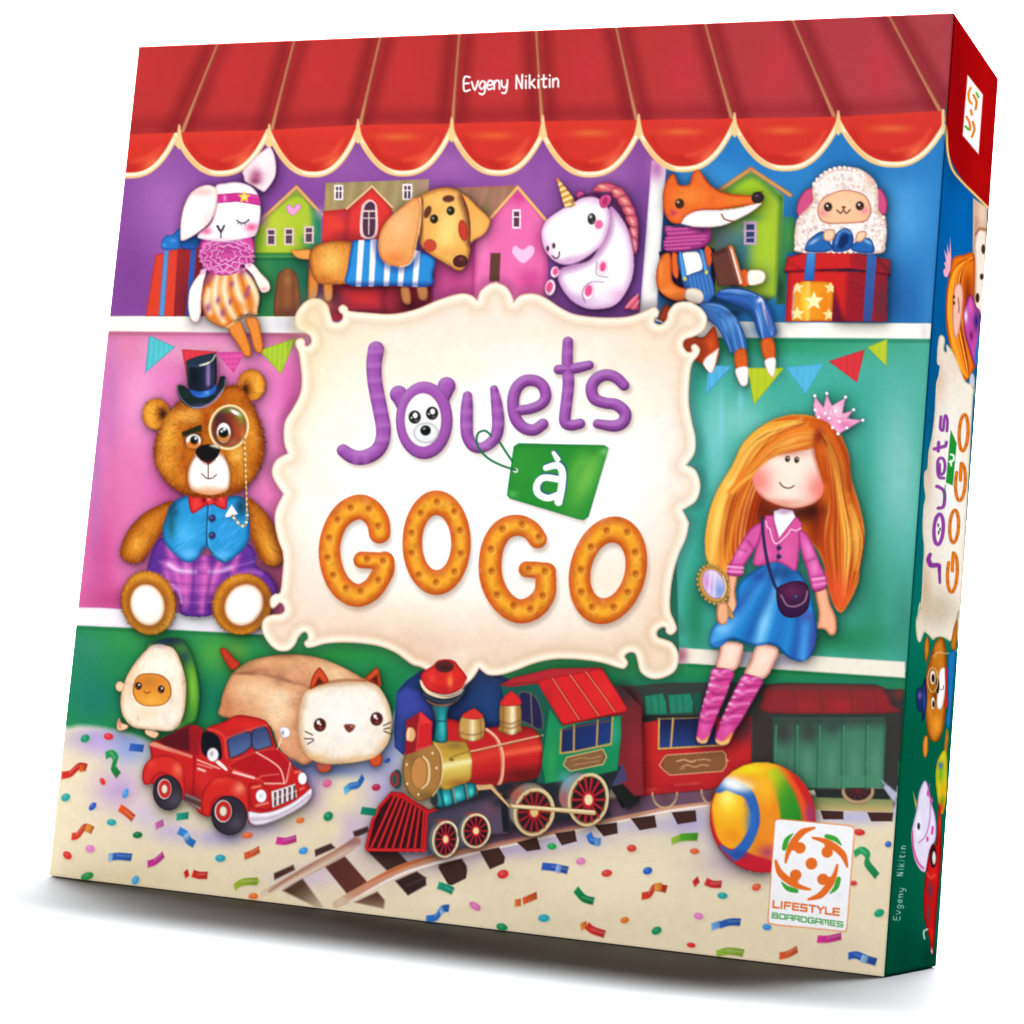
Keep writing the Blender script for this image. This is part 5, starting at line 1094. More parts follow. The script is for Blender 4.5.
CONF='''84.5 739 5 4 -30 1f9068;108 737 5 3.6 5 d83438;102 782 4 2.6 60 d83430;65 798 5 4 -30 30a098;125 794 5.5 3 -70 4898d8;92 807 5 3 -50 3058b8;111 823 5 3.4 5 2ca0a0;137 835.6 5 3.4 -5 14703c;66.7 856 5 3.8 40 d83438;89.5 849.5 5 4 10 e080c0;86.5 877 7 4 -20 2c8c48;135 881 5 3.6 -65 48a0d8;220 859 5.4 3.8 0 28a0b0;253 897 5 3.4 -5 e87038;247 836 6 3.4 -8 e0683c;300 821 4.5 3 -15 e07030;328 817 5.4 4.6 -45 188858;303 851.5 5 3.6 -20 3c98d8;327 784 5 4 -30 d86090;376 788 4.6 3.6 -10 b02850;387 761 3.6 2.4 -25 2c4c98;503 875 6 4.6 -15 d83438;581 862 5 3.8 -10 e080b8;475 907 7 3.6 35 d870b0;544 919 6 4 0 28a0b0;502 928 6 4 15 1c8850;552 847 5 3.4 5 28a058;632 849 5 3.8 0 d84438;695 852 5 3 5 e06038;607 874 5.6 3.8 -8 d83c38;648 871.6 5 3.8 -15 2c60c0;723 896.5 5.4 3.4 5 2ca0a0;625 921 4.6 3.2 -15 e07038;657 931.5 5.4 4 -25 1c8858;699 917 5 3.6 15 e080c0;691.6 946 4.6 2.6 10 d83030;757 888 5 3.8 -20 e05838;767.5 928 4.6 3.4 5 4090d8;880 914 5.4 4 -25 1c9868;889 845 3.4 3.2 0 3c60b8;860 833 6 3.4 5 d03434;854 884 4 2.6 0 d03840;254 882 5 3.4 0 8cb040'''
RIB='''d83430 61 776 70 774 78 767 86 768;e0682c 79 769 84 768;2f9450 105 756 111 754 115 759 113 768 118 776;3c68c0 129 747.5 143 749;e85c30 119 808 126 813 133 819;d84430 71 837 77 836 84 828 92 831;e89838 85 828 91 830;cc3c98 147 865 155 862 163 855;3868c0 108 858 118 857 131 858;a0c8e8 108 858 112 858;3c88d8 178 831 185 835 188 841 194 845;98c8f0 185 835 187 839;2ca088 176 817.5 188 816;d070b0 155 827 163 823;d83430 184 876 188 873;d83430 192 874 199 876 207 876;e06038 244 857 252 854 259 850;d83c98 276 841 285 842 296 839;a0b838 234 888 242 883 257 882;3878c8 345 791 350 787 358 785 363 777;68c0f0 344 792 349 788;1c8c70 361 811 376 813;28a080 438 886 447 889 453 892;3878d0 426 920 436 918 442 910 449 909;90c0f0 440 913 443 910;3860c0 542 867 553 868 568 871;98b8f0 556 869 561 870;e87c3c 515 904 521 903;e06038 523 902 537 896;208c50 576 890 584 899 594 902;e88838 581 928 587 925;d83c34 587 926 593 931 605 935;3c78d0 589 834 592 841 600 843;68a0e0 595 843 601 842;98b840 672 842 684 838 698 838;58a830 680 838 698 837;d84030 642 897 650 895 655 888 667 890;f0a040 655 888 662 887;d83434 694 885 699 880;d83434 706 882 713 885 722 885;78b0e8 712 928 720 925;3460b8 720 926 730 923 741 923;98b840 717 955 728 952 744 954;e06038 780 957 789 955 798 950;d83c98 818 940 829 940 842 937;3460b8 849 957 857 956 867 960 877 963;98c0e8 862 959 868 961;30a060 855 855 862 851 868 855 868 864 874 872 878 877'''
def art_confetti():
    F()
    for l in CONF.split(';'):
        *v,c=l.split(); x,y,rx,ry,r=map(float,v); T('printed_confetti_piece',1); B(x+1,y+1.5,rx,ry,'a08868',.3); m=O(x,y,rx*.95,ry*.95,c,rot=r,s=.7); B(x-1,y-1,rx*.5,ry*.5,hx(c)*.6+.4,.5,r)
    for l in RIB.split(';'):
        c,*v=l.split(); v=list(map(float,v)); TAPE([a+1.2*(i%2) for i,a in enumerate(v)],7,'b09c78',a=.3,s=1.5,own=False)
        if len(v)>4 or hx(c).max()<.9: T('printed_confetti_piece',1)
        m=TAPE(v,7.6,c,s=.6,g=(v[0],v[1],v[-2],v[-1],hx(c)*.8))
        if m and len(v)>4: L([v[2]-1,v[3]-1,v[4]-1,v[5]-1],2,hx(c)*.5+.5,.4,s=1)

PLQ=[(260,270,.2344,'160 250 148 215 158 175 195 132 245 120 285 145 300 190 310 218 335 222 352 205 350 188 338 178 335 160 352 147 372 158 382 174 450 181 560 187 660 168 760 127 850 100 900 106 927 128 927 128 940 90 975 60 1010 50'),
 (460,270,.2539,'140 46 182 65 205 100 212 124 212 124 240 98 290 92 340 110 400 150 460 175 560 186 660 183 730 160 765 145 784 160 780 182 768 190 768 206 790 214 815 195 822 165 850 130 900 123 950 148 975 190 962 235 925 260 888 273 880 296 895 320 914 320 912 300 928 290 946 310 940 335 915 370 905 430 902 520 915 600 928 660 925 720 893 768 893 768 930 790 948 850 930 910 878 945 878 945 900 990'),
 (460,470,.2539,'902 215 890 270 860 340 838 420 828 500 830 560 845 595 854 628 835 650 815 642 810 622 792 622 776 640 782 660 805 668 840 685 862 730 850 790 800 820 750 822 712 795 700 750 690 724 668 720 650 735 662 760 650 782 625 780 560 760 480 748 380 745 300 760 220 790 160 808 110 808 76 782 76 782 50 822 15 850 -30 855'),
 (250,470,.2344,'740 848 690 830 620 780 540 750 430 737 330 740 265 757 240 757 230 738 245 722 244 702 230 692 207 710 190 747 160 772 115 770 75 735 50 685 55 642 85 620 130 615 146 600 140 576 125 568 113 580 95 592 84 575 86 547 105 530 128 520 138 440 140 360 120 300 105 230 110 170 142 103 142 103'),
 (260,270,.2344,'62 900 50 855 70 810 118 782 118 782 102 730 105 650 140 590 170 530 178 470 172 400 165 352 151 320 155 298 175 290 190 303 190 318 202 324 217 308 214 284 196 268')]
def art_plaque():
    T('printed_name_plaque'); F()
    q=[]
    for x,y,k,s in PLQ:
        a=np.array([float(t) for t in s.split()]).reshape(-1,2)*k+(x,y); q.append(a)
    q=np.vstack(q).ravel()
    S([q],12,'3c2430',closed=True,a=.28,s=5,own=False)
    m=P(q,'f8e8d4',s=.7)
    with C(m):
        B(300,400,50,140,'f0e0b8',.8); B(320,330,60,30,'f0dcb0',.6); B(480,325,150,30,'f8e4d4',.9); B(650,360,50,70,'f6dcc0',.8); B(668,450,30,90,'f6d8c8',.7); B(640,600,70,60,'f0d4bc',.8); B(400,640,160,36,'e8c8b0',.95); B(560,650,120,30,'eaceb4',.9); B(310,600,50,60,'eed8c8',.8); B(310,520,30,80,'f0dccc',.7); B(400,665,40,20,'e4b89c',.8); B(670,620,40,40,'ecc8a4',.8)
        B(480,480,170,110,'ffffff',1,0,1.6); B(440,500,150,90,'ffffff',.9,0,1.4); B(560,440,130,90,'fffdfc',.8,0,1.4); B(345,420,50,60,'fdf4e4',.6); B(560,600,110,40,'fbf2ec',.7)
        rs=PN.rs
        for i in range(90):
            x,y=rs.uniform(290,690),rs.uniform(310,660)
            if ((x-490)/150)**2+((y-490)/110)**2<1: continue
            B(x,y,rs.uniform(10,30),rs.uniform(8,20),['f8d8c0','f0e8c0','fce8e0','f4dcc8','fbf0e0'][rs.randint(5)],.3)
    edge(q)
    for x,y in ((320,300),(305,325)): B(x,y,16,12,'e8d0a0',.5)
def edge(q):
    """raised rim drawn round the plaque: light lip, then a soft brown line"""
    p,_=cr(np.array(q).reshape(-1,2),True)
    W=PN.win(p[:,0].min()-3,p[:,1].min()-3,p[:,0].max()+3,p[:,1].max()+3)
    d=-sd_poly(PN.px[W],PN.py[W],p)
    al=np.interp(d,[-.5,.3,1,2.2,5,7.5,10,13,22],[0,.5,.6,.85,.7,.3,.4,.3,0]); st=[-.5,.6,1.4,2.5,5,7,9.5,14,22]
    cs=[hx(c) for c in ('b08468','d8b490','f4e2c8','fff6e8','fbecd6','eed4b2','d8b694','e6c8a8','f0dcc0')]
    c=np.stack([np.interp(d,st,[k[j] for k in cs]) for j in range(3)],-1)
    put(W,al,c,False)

PUR=dict(e='7c3c8c',w=24,ep=1.6,bev=(.3,42))
def shadow(lines,w,dx=2.2,dy=3.,**k):
    x,y,s=PN.f; F(x+dx,y+dy,s); S(lines,w,'8c6c5c',a=.42,s=2.6,own=False,**k); F(x,y,s)
def art_title():
    T('printed_title_letter',1); F(320,320,.1758)
    J='318 165 306 250 310 340 325 430 345 530 360 620 350 700 310 755 240 783 180 775 130 742'
    shadow([J],[95,88,84,84,84,84,84,84,84,80,72]); m=S([J],[92,88,84,84,84,84,84,84,84,80,72],'a65cb0',**PUR)
    with C(m):
        for x,y in ((318,180),(308,260),(312,345),(328,435),(345,520),(358,600),(358,680)): L([x-50,y,x+50,y-6],22,'b878c0',.75,s=3); L([x-50,y+24,x+50,y+18],10,'8c4898',.5,s=2)
        for x,y in ((200,775),(260,780)): L([x,y-50,x,y+50],20,'b878c0',.6,s=3)
    T('printed_title_letter',1)
    ring=list(pts_el(590,570,126,186,0)); ears=[([446,422],100),([720,374],102),([480,480,450,430],[96,90]),([680,460,716,390],[100,94])]
    x,y,s=PN.f; F(x+2.2,y+3,s); O(590,580,162,215,'8c6c5c',a=.42,s=2.6,own=False); S(ears,70,'8c6c5c',a=.42,s=2.6,own=False); F(x,y,s)
    o=np.vstack([pts_el(592,572,162,220,0).reshape(-1,2)]).ravel()
    m=S(ears,70,'a65cb0',sm=0,**PUR); m=O(592,570,162,222,'a65cb0',e='7c3c8c',w=16,bev=(.28,40))
    O(585,565,112,160,'8a4898',s=.9); O(585,568,106,154,'fdfbfa',s=.9,e='d8c8c0',w=14)
    for x,y in ((538,552),(637,530)):
        O(x,y,35,38,'262624',s=.8); O(x+3,y-10,14,16,'ffffff',s=.7); O(x-18,y+4,6,6,'c8c8c8',s=.6); B(x+10,y+20,12,8,'808080',.7)
    O(602,642,72,60,'e8e8e8',s=1.2,e='a8a4a4',w=16); B(600,625,46,26,'ffffff',.8); O(600,628,30,29,'1c1c1c',s=.8); B(592,618,9,6,'d0d0d0',.9,-20)
    F(460,340,.1953); T('printed_title_letter',1)
    u1='38 285 35 340 33 420 38 490 65 540 105 552 150 532 185 490 196 420 188 330 174 250'
    shadow([u1],[48,62,66,62,58,54,58,62,64,58,40]); m=S([u1],[48,62,66,62,58,54,58,62,64,58,40],'a65cb0',**PUR)
    with C(m):
        for x,y in ((36,300),(34,370),(34,440),(185,290),(192,360),(192,430)): L([x-40,y,x+40,y-4],18,'b878c0',.7,s=3)
        B(130,545,40,20,'c080c8',.6)
    T('printed_title_letter',1)
    e='282 362 360 352 420 325 440 285 425 235 385 208 330 210 288 250 272 320 285 400 325 448 380 460 425 430'
    shadow([e],58); m=S([e],[50,54,56,58,58,60,62,62,62,62,60,60,58],'a65cb0',**PUR)
    T('printed_title_letter',1)
    t=['553 8 550 110 556 220 545 330 538 415 570 436 615 428','505 150 580 146 662 128']
    shadow(t,58); m=S([(t[0],[54,58,60,60,60,56,54]),(t[1],[50,56,48])],58,'a65cb0',**PUR)
    with C(m):
        for y in (60,190,260,330): L([510,y,610,y-4],18,'b878c0',.7,s=3)
    T('printed_title_letter',1)
    s='842 232 800 192 750 178 700 198 674 245 690 300 745 322 800 330 846 370 838 418 790 440 705 428'
    shadow([s],58); m=S([s],[54,58,60,62,62,60,58,60,62,62,60,48],'a65cb0',**PUR)
    # string
    T('printed_price_tag')
    # tag
    x,y,k=PN.f; F(x+2,y+4,k); P('282 528 755 540 630 922 242 800','8c6c5c',sm=0,a=.4,s=3,own=False); F(x,y,k)
    m=P('275 545 275 545 300 528 740 538 762 552 755 580 660 905 635 924 605 918 255 812 240 795 243 770','2f8f38',sm=0,e='1f7c44',w=16)
    with C(m): B(650,700,60,180,'78bc50',.9,25); B(600,650,40,120,'68b048',.7,30); B(330,640,80,100,'3c9c3c',.6); B(740,570,30,20,'8ccc80',.8); B(270,790,30,20,'68b868',.7); L('280 540 740 548',8,'1f7034',.5,s=2); B(680,560,60,30,'2f8434',.6)
    F(460,340,.1953)
    O(285,668,15,15,'d8e8d0',s=.8,e='608c60',w=5)
    S(['285 665 220 645 150 610 100 560 85 515 95 475 130 465 160 490','205 525 240 580 268 620'],11,'24784c',e='145c38',w=4,s=.6)
    T('printed_tag_letter')
    g=['440 655 500 642 525 680 520 760 505 830','512 715 430 705 395 740 400 785 450 810 510 790','480 578 500 610']
    x,y,k=PN.f; F(x+1.4,y-1,k); S([(g[0],40),(g[1],40),(g[2],24)],36,'3c4c98',a=.75,s=.9,own=False); F(x,y,k)
    S([(g[0],[30,36,38,38,40]),(g[1],[34,34,36,36,34,34]),(g[2],[20,30])],36,'fdfdff',s=.6)
    P('490 800 530 800 515 845 485 835','fdfdff',s=.6,sm=0)
    # biscuit letters
    CK=dict(e='cc521c',w=50,ep=1.25,bev=(.12,40))
    ring=RING
    def cookie(x0,y0,k,parts,dots,rg=None):
        T('printed_title_letter',1); F(x0+1.8,y0+4.5,k)
        if rg: RING(*rg,'7c5c4c',own=False,a=.4,s=3.2)
        else: S(parts,100,'7c5c4c',a=.4,s=3.2,own=False)
        F(x0,y0,k)
        m=ring(*rg,'e9942c',**CK) if rg else S(parts,100,'e9942c',**CK)
        with C(m):
            for p,w in parts:
                L(p,[34],'fac236',.6,s=3)
        MOT(m,170,2.6,.16,.5)
        FUR(m,120,1.6,.14,ang=40)
        with C(m):
            for x,y in dots: O(x+4,y+7,23,21,'fcd068',s=1.2,a=.6,own=False); O(x,y,20,22,'c0641c',s=1.3,own=False,a=.85); B(x-5,y-6,13,11,'9c4a14',.6); B(x+5,y+8,10,7,'ea9838',.7)
    cookie(310,480,.166,[('418 318 408 250 365 190 300 162 222 190 160 258 122 360 117 460 140 560 180 635 240 685 305 695 370 660 415 600 445 540 448 490',[130,138,146,150,142,130,128,130,132,136,138,136,132,128,124,118]),('310 482 370 485 450 490',[100,102,104])],
        ((245,168),(355,175),(165,240),(115,350),(410,278),(105,470),(138,575),(217,652),(305,672),(412,605),(345,478),(440,488)))
    el=lambda cx,cy,rx,ry,rot: list(np.append(pts_el(cx,cy,rx,ry,rot),pts_el(cx,cy,rx,ry,rot)[:4]))
    th=[118+28*abs(math.sin(i/36*2*math.pi)) for i in range(38)]
    cookie(310,480,.166,[(el(762,378,146,243,0),th)],((765,132),(870,190),(905,305),(910,445),(870,553),(760,618),(655,573),(612,442),(612,320),(668,200)),(762,378,206,316,88,166,0))
    cookie(470,490,.1758,[('385 280 350 232 290 203 225 208 170 245 130 320 114 420 125 520 170 615 240 678 310 690 380 655 425 590 432 520 430 470',[105,110,118,124,126,128,130,130,130,134,138,134,124,118,115]),('322 452 380 456 440 465',[90,94,100])],
        ((298,195),(185,222),(395,268),(120,337),(125,463),(335,450),(428,463),(155,597),(250,660),(345,680),(415,603)))
    cookie(470,490,.1758,[(el(786,457,152,243,14),[116+22*abs(math.sin(i/36*2*math.pi)) for i in range(38)])],((780,232),(897,240),(690,325),(942,355),(633,455),(945,478),(635,582),(900,583),(697,668),(820,668)),(786,458,217,312,96,162,14))

def fig(cx,cy,rot,k,c,g):
    """one swirl person of the round emblem; local units, rotated"""
    r=math.radians(rot); R2=lambda a:[v for i in range(0,len(a),2) for v in (cx+k*(a[i]*math.cos(r)-a[i+1]*math.sin(r)), cy+k*(a[i]*math.sin(r)+a[i+1]*math.cos(r)))]
    P(R2([-152,-66,-140,-120,-98,-148,-118,-110,-132,-62]),g,s=.45)
    S([R2([-130,0,-120,-50,-98,-100,-60,-150,-30,-168,5,-180])],[k*12,k*24,k*34,k*34,k*25,k*13],c,s=.45)
    O(*R2([-62,-76]),k*29,k*29,c,s=.45); P(R2([-98,-104,-62,-100,-56,-78,-88,-62,-108,-66]),c,s=.45)
def art_logo():
    T('printed_publisher_badge'); F(690,740,.1953)
    x,y,k=PN.f
    P('434 445 440 415 466 407 640 423 815 440 844 456 847 485 828 730 809 962 792 985 760 984 590 967 425 950 401 930 402 900 418 670','e8884c',s=.6)
    m=P('438 445 444 420 466 412 640 428 813 445 839 460 842 485 823 730 804 958 789 980 760 979 590 962 428 945 406 927 407 900 422 670','f6f5f8',s=.6,own=False)
    cx,cy=625,637
    for i,rot in enumerate((0,90,180,270)):
        F(x,y,k); fig(cx,cy,rot+3,1.02,'e8742c','44a83c')
    O(cx,cy,30,31,'e8742c',s=.5)
    text('LIFESTYLE',(428,826),(41.5,5.1),(-2,36),[1.,.42,1.,1.,1.05,1.,1.,.95,.9],9.5,'e07434',sm=0,wid=.84,s=.4)
    text('BOARDGAMES',(424,888),(37,4.9),(-2,27),[1.]*10,6.5,'44a048',sm=0,wid=.86,s=.4)
    PN.cur=0
ART=['art_base','art_awning','art_top_shelf','art_dog','art_unicorn','art_bunting','art_fox','art_lamb','art_rabbit','art_bear','art_avocado_cat','art_truck','art_tracks','art_train','art_confetti','art_ball','art_girl','art_plaque','art_chimney','art_title','art_logo']
# ---------------------------------------------------------------- the print on the right-hand side of the box
def art_side():
    F()
    P('940 0 1010 60 1010 420 870 420','0a5f9c',sm=0,own=False,g=(0,250,0,420,'0b5c86')); P('870 419 1010 419 1010 640 870 640','0b5c86',sm=0,own=False,g=(0,420,0,620,'0c7460')); P('870 638 1010 638 1010 1000 860 1000','0c7460',sm=0,own=False,g=(0,640,0,740,'005f46'))
    B(958,230,12,50,'0a68a8',.8); B(955,160,10,30,'084878',.7); B(925,500,6,80,'107888',.6); B(925,850,20,60,'006850',.5); B(905,950,20,30,'004c38',.6); B(930,955,10,16,'003c2c',.7)
    T('printed_awning'); F(800,0,.2148)
    m=P('640 -60 640 -60 935 365 935 365 885 965 885 965 830 925 790 880 735 800 700 730 684 660 676 560 640 560 640 560','980a0e')
    with C(m): B(860,500,60,260,'b01012',.6); B(730,300,20,260,'8c0a10',.7); B(840,820,60,90,'b01414',.6)
    F(); S('944 112 946.5 132 947.5 150 952 168 962 181 973 192 988 207',2.6,'e8c080',e='b08040',w=1)
    T('printed_publisher_badge'); F(800,0,.2148)
    P('780 345 852 438 832 716 757 626','ece8e4',sm=0,s=.5)
    for p,c in (('795 405 785 430 788 465 800 480','d88830'),('808 440 822 470 818 505','c87828'),('775 540 790 570 792 600','d87830'),('805 565 812 600 800 635','c87828'),('795 510 800 530','d87828'),('770 585 785 600','58a048'),('822 430 832 450','70a850')): S(p,11,c,s=.5)
    # beige wall, plush face and girl
    F(880,150,.2441)
    T('printed_toy_lamb'); m=P('382 195 440 235 430 640 400 668 388 640 380 400','c8a890',sm=0)
    with C(m): B(420,260,20,50,'e0c8b8',.8); B(395,300,10,40,'b08870',.6)
    m=P('400 325 430 325 440 330 430 640 405 668 388 645 388 500 385 380','e4d8cc',e='a88068',w=14); 
    for y,x in ((405,424),(518,418),(605,400)): O(x,y,8,20 if y!=518 else 13,'4c2c24',s=.6)
    L('392 345 410 320 438 328',6,'7c4030',.7)
    T('printed_girl_doll')
    m=P('300 440 340 428 385 425 388 540 380 800 390 880 370 925 350 945 325 900 295 830 272 730 270 600 285 500','d87820',e='a84818',w=16)
    with C(m): B(300,700,12,160,'f0b838',.9); B(350,480,30,30,'e89028',.8); B(330,800,24,60,'8c2c18',.8); B(360,600,20,100,'7c2818',.8); B(320,870,14,60,'f0a830',.8); L('290 520 330 460 385 445',8,'9c3818',.7)
    with C(m):
        for i in range(40):
            t=PN.rs.uniform(0,1); L([380-20*t,440,300+40*t,500+20*t,278+60*t,680,320+50*t,870,355+10*t,930],[1,5,4,1],['fbc850','8c2c14','e87c28','f8a838'][i%4],.7,s=.6)
    m=P('305 560 330 545 342 590 335 680 322 755 305 765 296 700 298 620','e8b8a8',e='b87868',w=10); 
    for y in (600,625): O(303,y,4,8,'3c2424',s=.5)
    L('320 605 324 640 322 665',4,'7c3c30',.8,s=.6)
    m=P('345 650 372 590 395 640 412 680 398 880 385 880 360 800 345 740','b8509c',e='6c2458',w=12)
    with C(m): B(352,680,8,30,'f0e4f0',.9); B(395,700,12,40,'2c2c6c',.9); B(372,640,10,30,'d870b8',.7); B(375,760,8,20,'5c1c50',.8)
    P('400 780 412 700 405 850 395 880 388 850','2c70b0',s=.8)
    P('275 520 262 515 258 490 268 480 262 460 270 455 262 405 275 430 275 380 283 420 288 355 292 440 288 490','e8a8b8',sm=0,s=.6,e='d890a8',w=3)
    O(378,945,12,32,'b8c0d0',e='8c8468',w=5)
    # plaque
    T('printed_name_plaque'); F(880,150,.2441)
    a=np.array([float(t) for t in '242 762 256 758 266 775 262 815 272 825 272 795 300 830 330 900 352 948 380 965 390 1024'.split()]).reshape(-1,2)*.2441+(880,150)
    b=np.array([float(t) for t in '382 80 330 1000 312 1024'.split()]).reshape(-1,2)*.2441+(880,380)
    c=np.array([float(t) for t in '505 60 490 130 470 210 430 195 395 192 372 205 350 180 330 165 318 190 308 215 294 205 286 150 288 95 302 60 312 40 305 15'.split()]).reshape(-1,2)*.1953+(860,600)
    d=np.array([float(t) for t in '150 985 160 945 166 925 172 860 176 760 180 690 174 610 178 520 186 480 180 430 182 380 194 360 200 290 214 220 224 130 230 20'.split()]).reshape(-1,2)*.2441+(880,380)
    e=np.array([float(t) for t in '238 930 245 885 234 870 236 800'.split()]).reshape(-1,2)*.2441+(880,150)
    q=np.vstack([a,b,c,d,e]).ravel(); F()
    m=P(q,'e4dacd',s=.7,e='c8b08c',w=2.5)
    with C(m):
        B(937,380,10,24,'d0b49c',.8); B(955,360,10,20,'d8c4b4',.7); B(950,480,14,80,'eeecea',.8); B(928,460,5,50,'c8a890',.6); B(925,590,8,30,'c8ac90',.8); B(940,610,20,20,'b8a890',.7)
        L([float(v) for v in q[-60:]],1.6,'f0e0cc',.7,s=.6)
    F(880,380,.2441)
    T('printed_title_letter',1); S('245 832 243 780 240 760 215 760 205 755 198 735 205 715',[9,14,18,20,20,18,14],'8c3f96',s=.6,e='6c2c78',w=6)
    T('printed_title_letter',1); S(list(pts_el(240,612,19,62,4)),14,'9446a0',closed=True,s=.6,e='6c2c78',w=5); S([([228,566],13),([227,664],14)],14,'9446a0',s=.6); O(240,608,10,32,'e4e0e0',s=.7); O(238,595,3,8,'302c2c',s=.5); O(240,625,3,8,'302c2c',s=.5); O(246,612,3,7,'302c2c',s=.5)
    T('printed_title_letter',1); S('238 525 258 520 265 490 262 455 240 438 232 436','12','9446a0',s=.6,e='6c2c78',w=5) if 0 else S('238 525 258 520 265 490 262 455 240 438 232 436',13,'9446a0',s=.6,e='6c2c78',w=5)
    T('printed_title_letter',1); S('244 345 246 385 262 378 266 345 258 322 242 322 235 345 240 395 262 402',11,'9446a0',s=.6,e='6c2c78',w=5)
    T('printed_title_letter',1); S(['222 282 268 270 272 255','238 290 240 255'],13,'9446a0',sm=0,s=.6,e='6c2c78',w=5)
    T('printed_title_letter',1); S('250 150 246 195 258 205 262 170 268 145 276 165 274 208',11,'9446a0',s=.6,e='6c2c78',w=5)
    T('printed_price_tag'); P('290 205 314 258 298 432 270 420','289038',sm=0,s=.6,e='1c7030',w=6); L('262 470 262 495 268 430',4,'1c6c40',.8,s=.5)
    T('printed_tag_letter'); S(['284 335 300 330 302 310 290 305','290 330 292 350'],7,'f0f4f0',s=.5)
    for i,(cx,cy,rx,ry,g) in enumerate(((297,790,20,80,1),(304,600,18,66,0),(330,418,20,76,1),(343,216,18,74,0))):
        T('printed_title_letter',1)
        el=pts_el(cx,cy,rx,ry,3).reshape(-1,2)
        if g: el=np.roll(el,-27,axis=0)[:31]; S([list(el.ravel()),[cx+3,cy-ry*.9,cx+1,cy-ry*.5,cx,cy-ry*.1]],13,'dc8020',s=.6,e='a85414',w=6)
        else: S(list(el.ravel()),13,'dc8020',closed=True,s=.6,e='a85414',w=6)
        for j in range(0,len(el),4): B(el[j,0],el[j,1],3,6,'9c4c10',.7)
    # bear lying on its side
    T('printed_teddy_bear'); F(860,600,.1953)
    P('340 190 352 200 355 260 340 320 330 290 328 230','c88430',e='7c4010',w=10); P('330 700 348 705 348 780 335 810 322 790 320 740','d89038',e='8c4c14',w=10)
    P('500 110 485 130 470 200 465 240 478 260 492 250','c07828',e='7c4010',w=10); P('445 660 455 700 450 740 440 820 432 760','b8702c',s=.8)
    m=P('360 290 385 220 410 192 430 205 442 260 448 380 445 520 432 640 410 710 380 730 350 700 338 620 335 480 338 380','c07c28',e='74380f',w=24)
    with C(m): B(390,640,30,50,'e8a03c',.8); B(400,250,20,40,'d88c30',.7); B(365,400,24,80,'9c5420',.7); B(385,500,20,40,'5c2c18',.7); B(350,560,14,60,'d89030',.6)
    FUR(m,160,2,.15,ang=90)
    m=P('405 370 425 345 440 370 436 480 420 555 400 560 392 530 398 440','f0ece8',e='b8907c',w=10); L('412 460 425 458 428 440',4,'4c2420',.8,s=.5); O(398,440,9,40,'28181c',s=.7)
    S(list(pts_el(372,410,26,62,0)),6,'c8a878',closed=True,s=.6); O(372,398,13,34,'ece8e0',s=.7); O(374,402,8,22,'1c1818',s=.6); O(374,530,9,30,'e8e4dc',s=.7); O(376,535,6,18,'1c1818',s=.6)
    L('375 290 400 270 440 275 480 270 500 255',4,'d8c8b0',.9,s=.5)
    P('436 370 452 360 448 430 452 540 434 545 440 460','c02c34',s=.7,e='7c1420',w=5); P('452 300 488 262 486 360 470 560 460 660 445 650 440 600 450 540','2474b0',s=.8,e='184c7c',w=10)
    m=P('286 480 295 455 318 440 330 400 338 440 342 520 330 600 318 625 316 580 298 570 288 530','24346c',e='141c30',w=10)
    with C(m): B(306,490,12,20,'8c6cb0',.8); B(330,520,6,50,'3c64b8',.7)
    # ball, unicorn, truck
    T('printed_beach_ball'); F(860,780,.2344)
    m=P('322 0 328 -70 345 -110 360 -125 372 -100 372 40 362 120 350 150 335 110','c8c030',e='a0881c',w=10)
    with C(m): B(345,-20,14,40,'4c9c30',.6); B(355,60,10,50,'e0a020',.9); B(352,90,10,20,'58a030',.8); B(345,-60,12,16,'3060b0',.8); B(345,120,14,26,'c83020',.8)
    T('printed_toy_unicorn')
    m=P('240 130 250 60 270 10 285 12 298 60 305 100 318 140 326 200 322 260 300 300 285 385 262 392 235 350 222 290 218 230 228 180','dcd4e4',e='b880b0',w=10)
    with C(m): B(250,200,16,60,'ece8f0',.8); L('300 90 298 170 280 240 250 270',5,'b868a8',.8,s=.6); L('225 290 245 350 270 380',9,'c84888',.8,s=.7); L('222 220 226 290',7,'c03c6c',.8,s=.6)
    for x,y in ((290,60),(305,90),(288,255),(308,225),(310,210)): O(x,y,5,12,'d0509c',s=.6)
    O(250,200,6,15,'3c3034',s=.6); P('225 50 242 100 238 130','d0a850',sm=0,s=.6); L('298 20 292 60 310 90',5,'c850a0',.8)
    T('printed_pickup_truck')
    m=P('335 110 345 160 348 300 340 420 328 560 318 690 312 745 302 735 298 690 280 620 270 560 272 480 280 400 295 310 310 275 325 270','b81c1c',e='74101a',w=12)
    with C(m): B(300,470,10,40,'584058',.9); B(292,570,8,40,'584858',.8); B(312,400,18,40,'cc2c24',.8); O(313,330,14,48,'241c20',s=.7,own=False); O(316,335,8,28,'d8d0cc',s=.7,own=False); L('285 400 300 420 320 410',5,'e87858',.7); B(305,660,8,30,'d83020',.7); B(306,735,6,14,'e8d8d8',.9)
    L('275 680 272 650 288 640',7,'d8d0d0',.9,s=.5); B(340,180,8,50,'d84830',.7)
    T('printed_author_name'); F(860,780,.2344)
    text('Evgeny',(140,600),(3.4,-24),(28,1),[1.,1.,1.,1.,1.,1.],3.2,'dce8e4',wid=.8,s=.35,a=.8)
    text('Nikitin',(154,412),(2.2,-22),(28,1),[1.1,.7,1.,.7,1.,.7,1.],3.2,'dce8e4',wid=.8,s=.35,a=.8)
    PN.cur=0
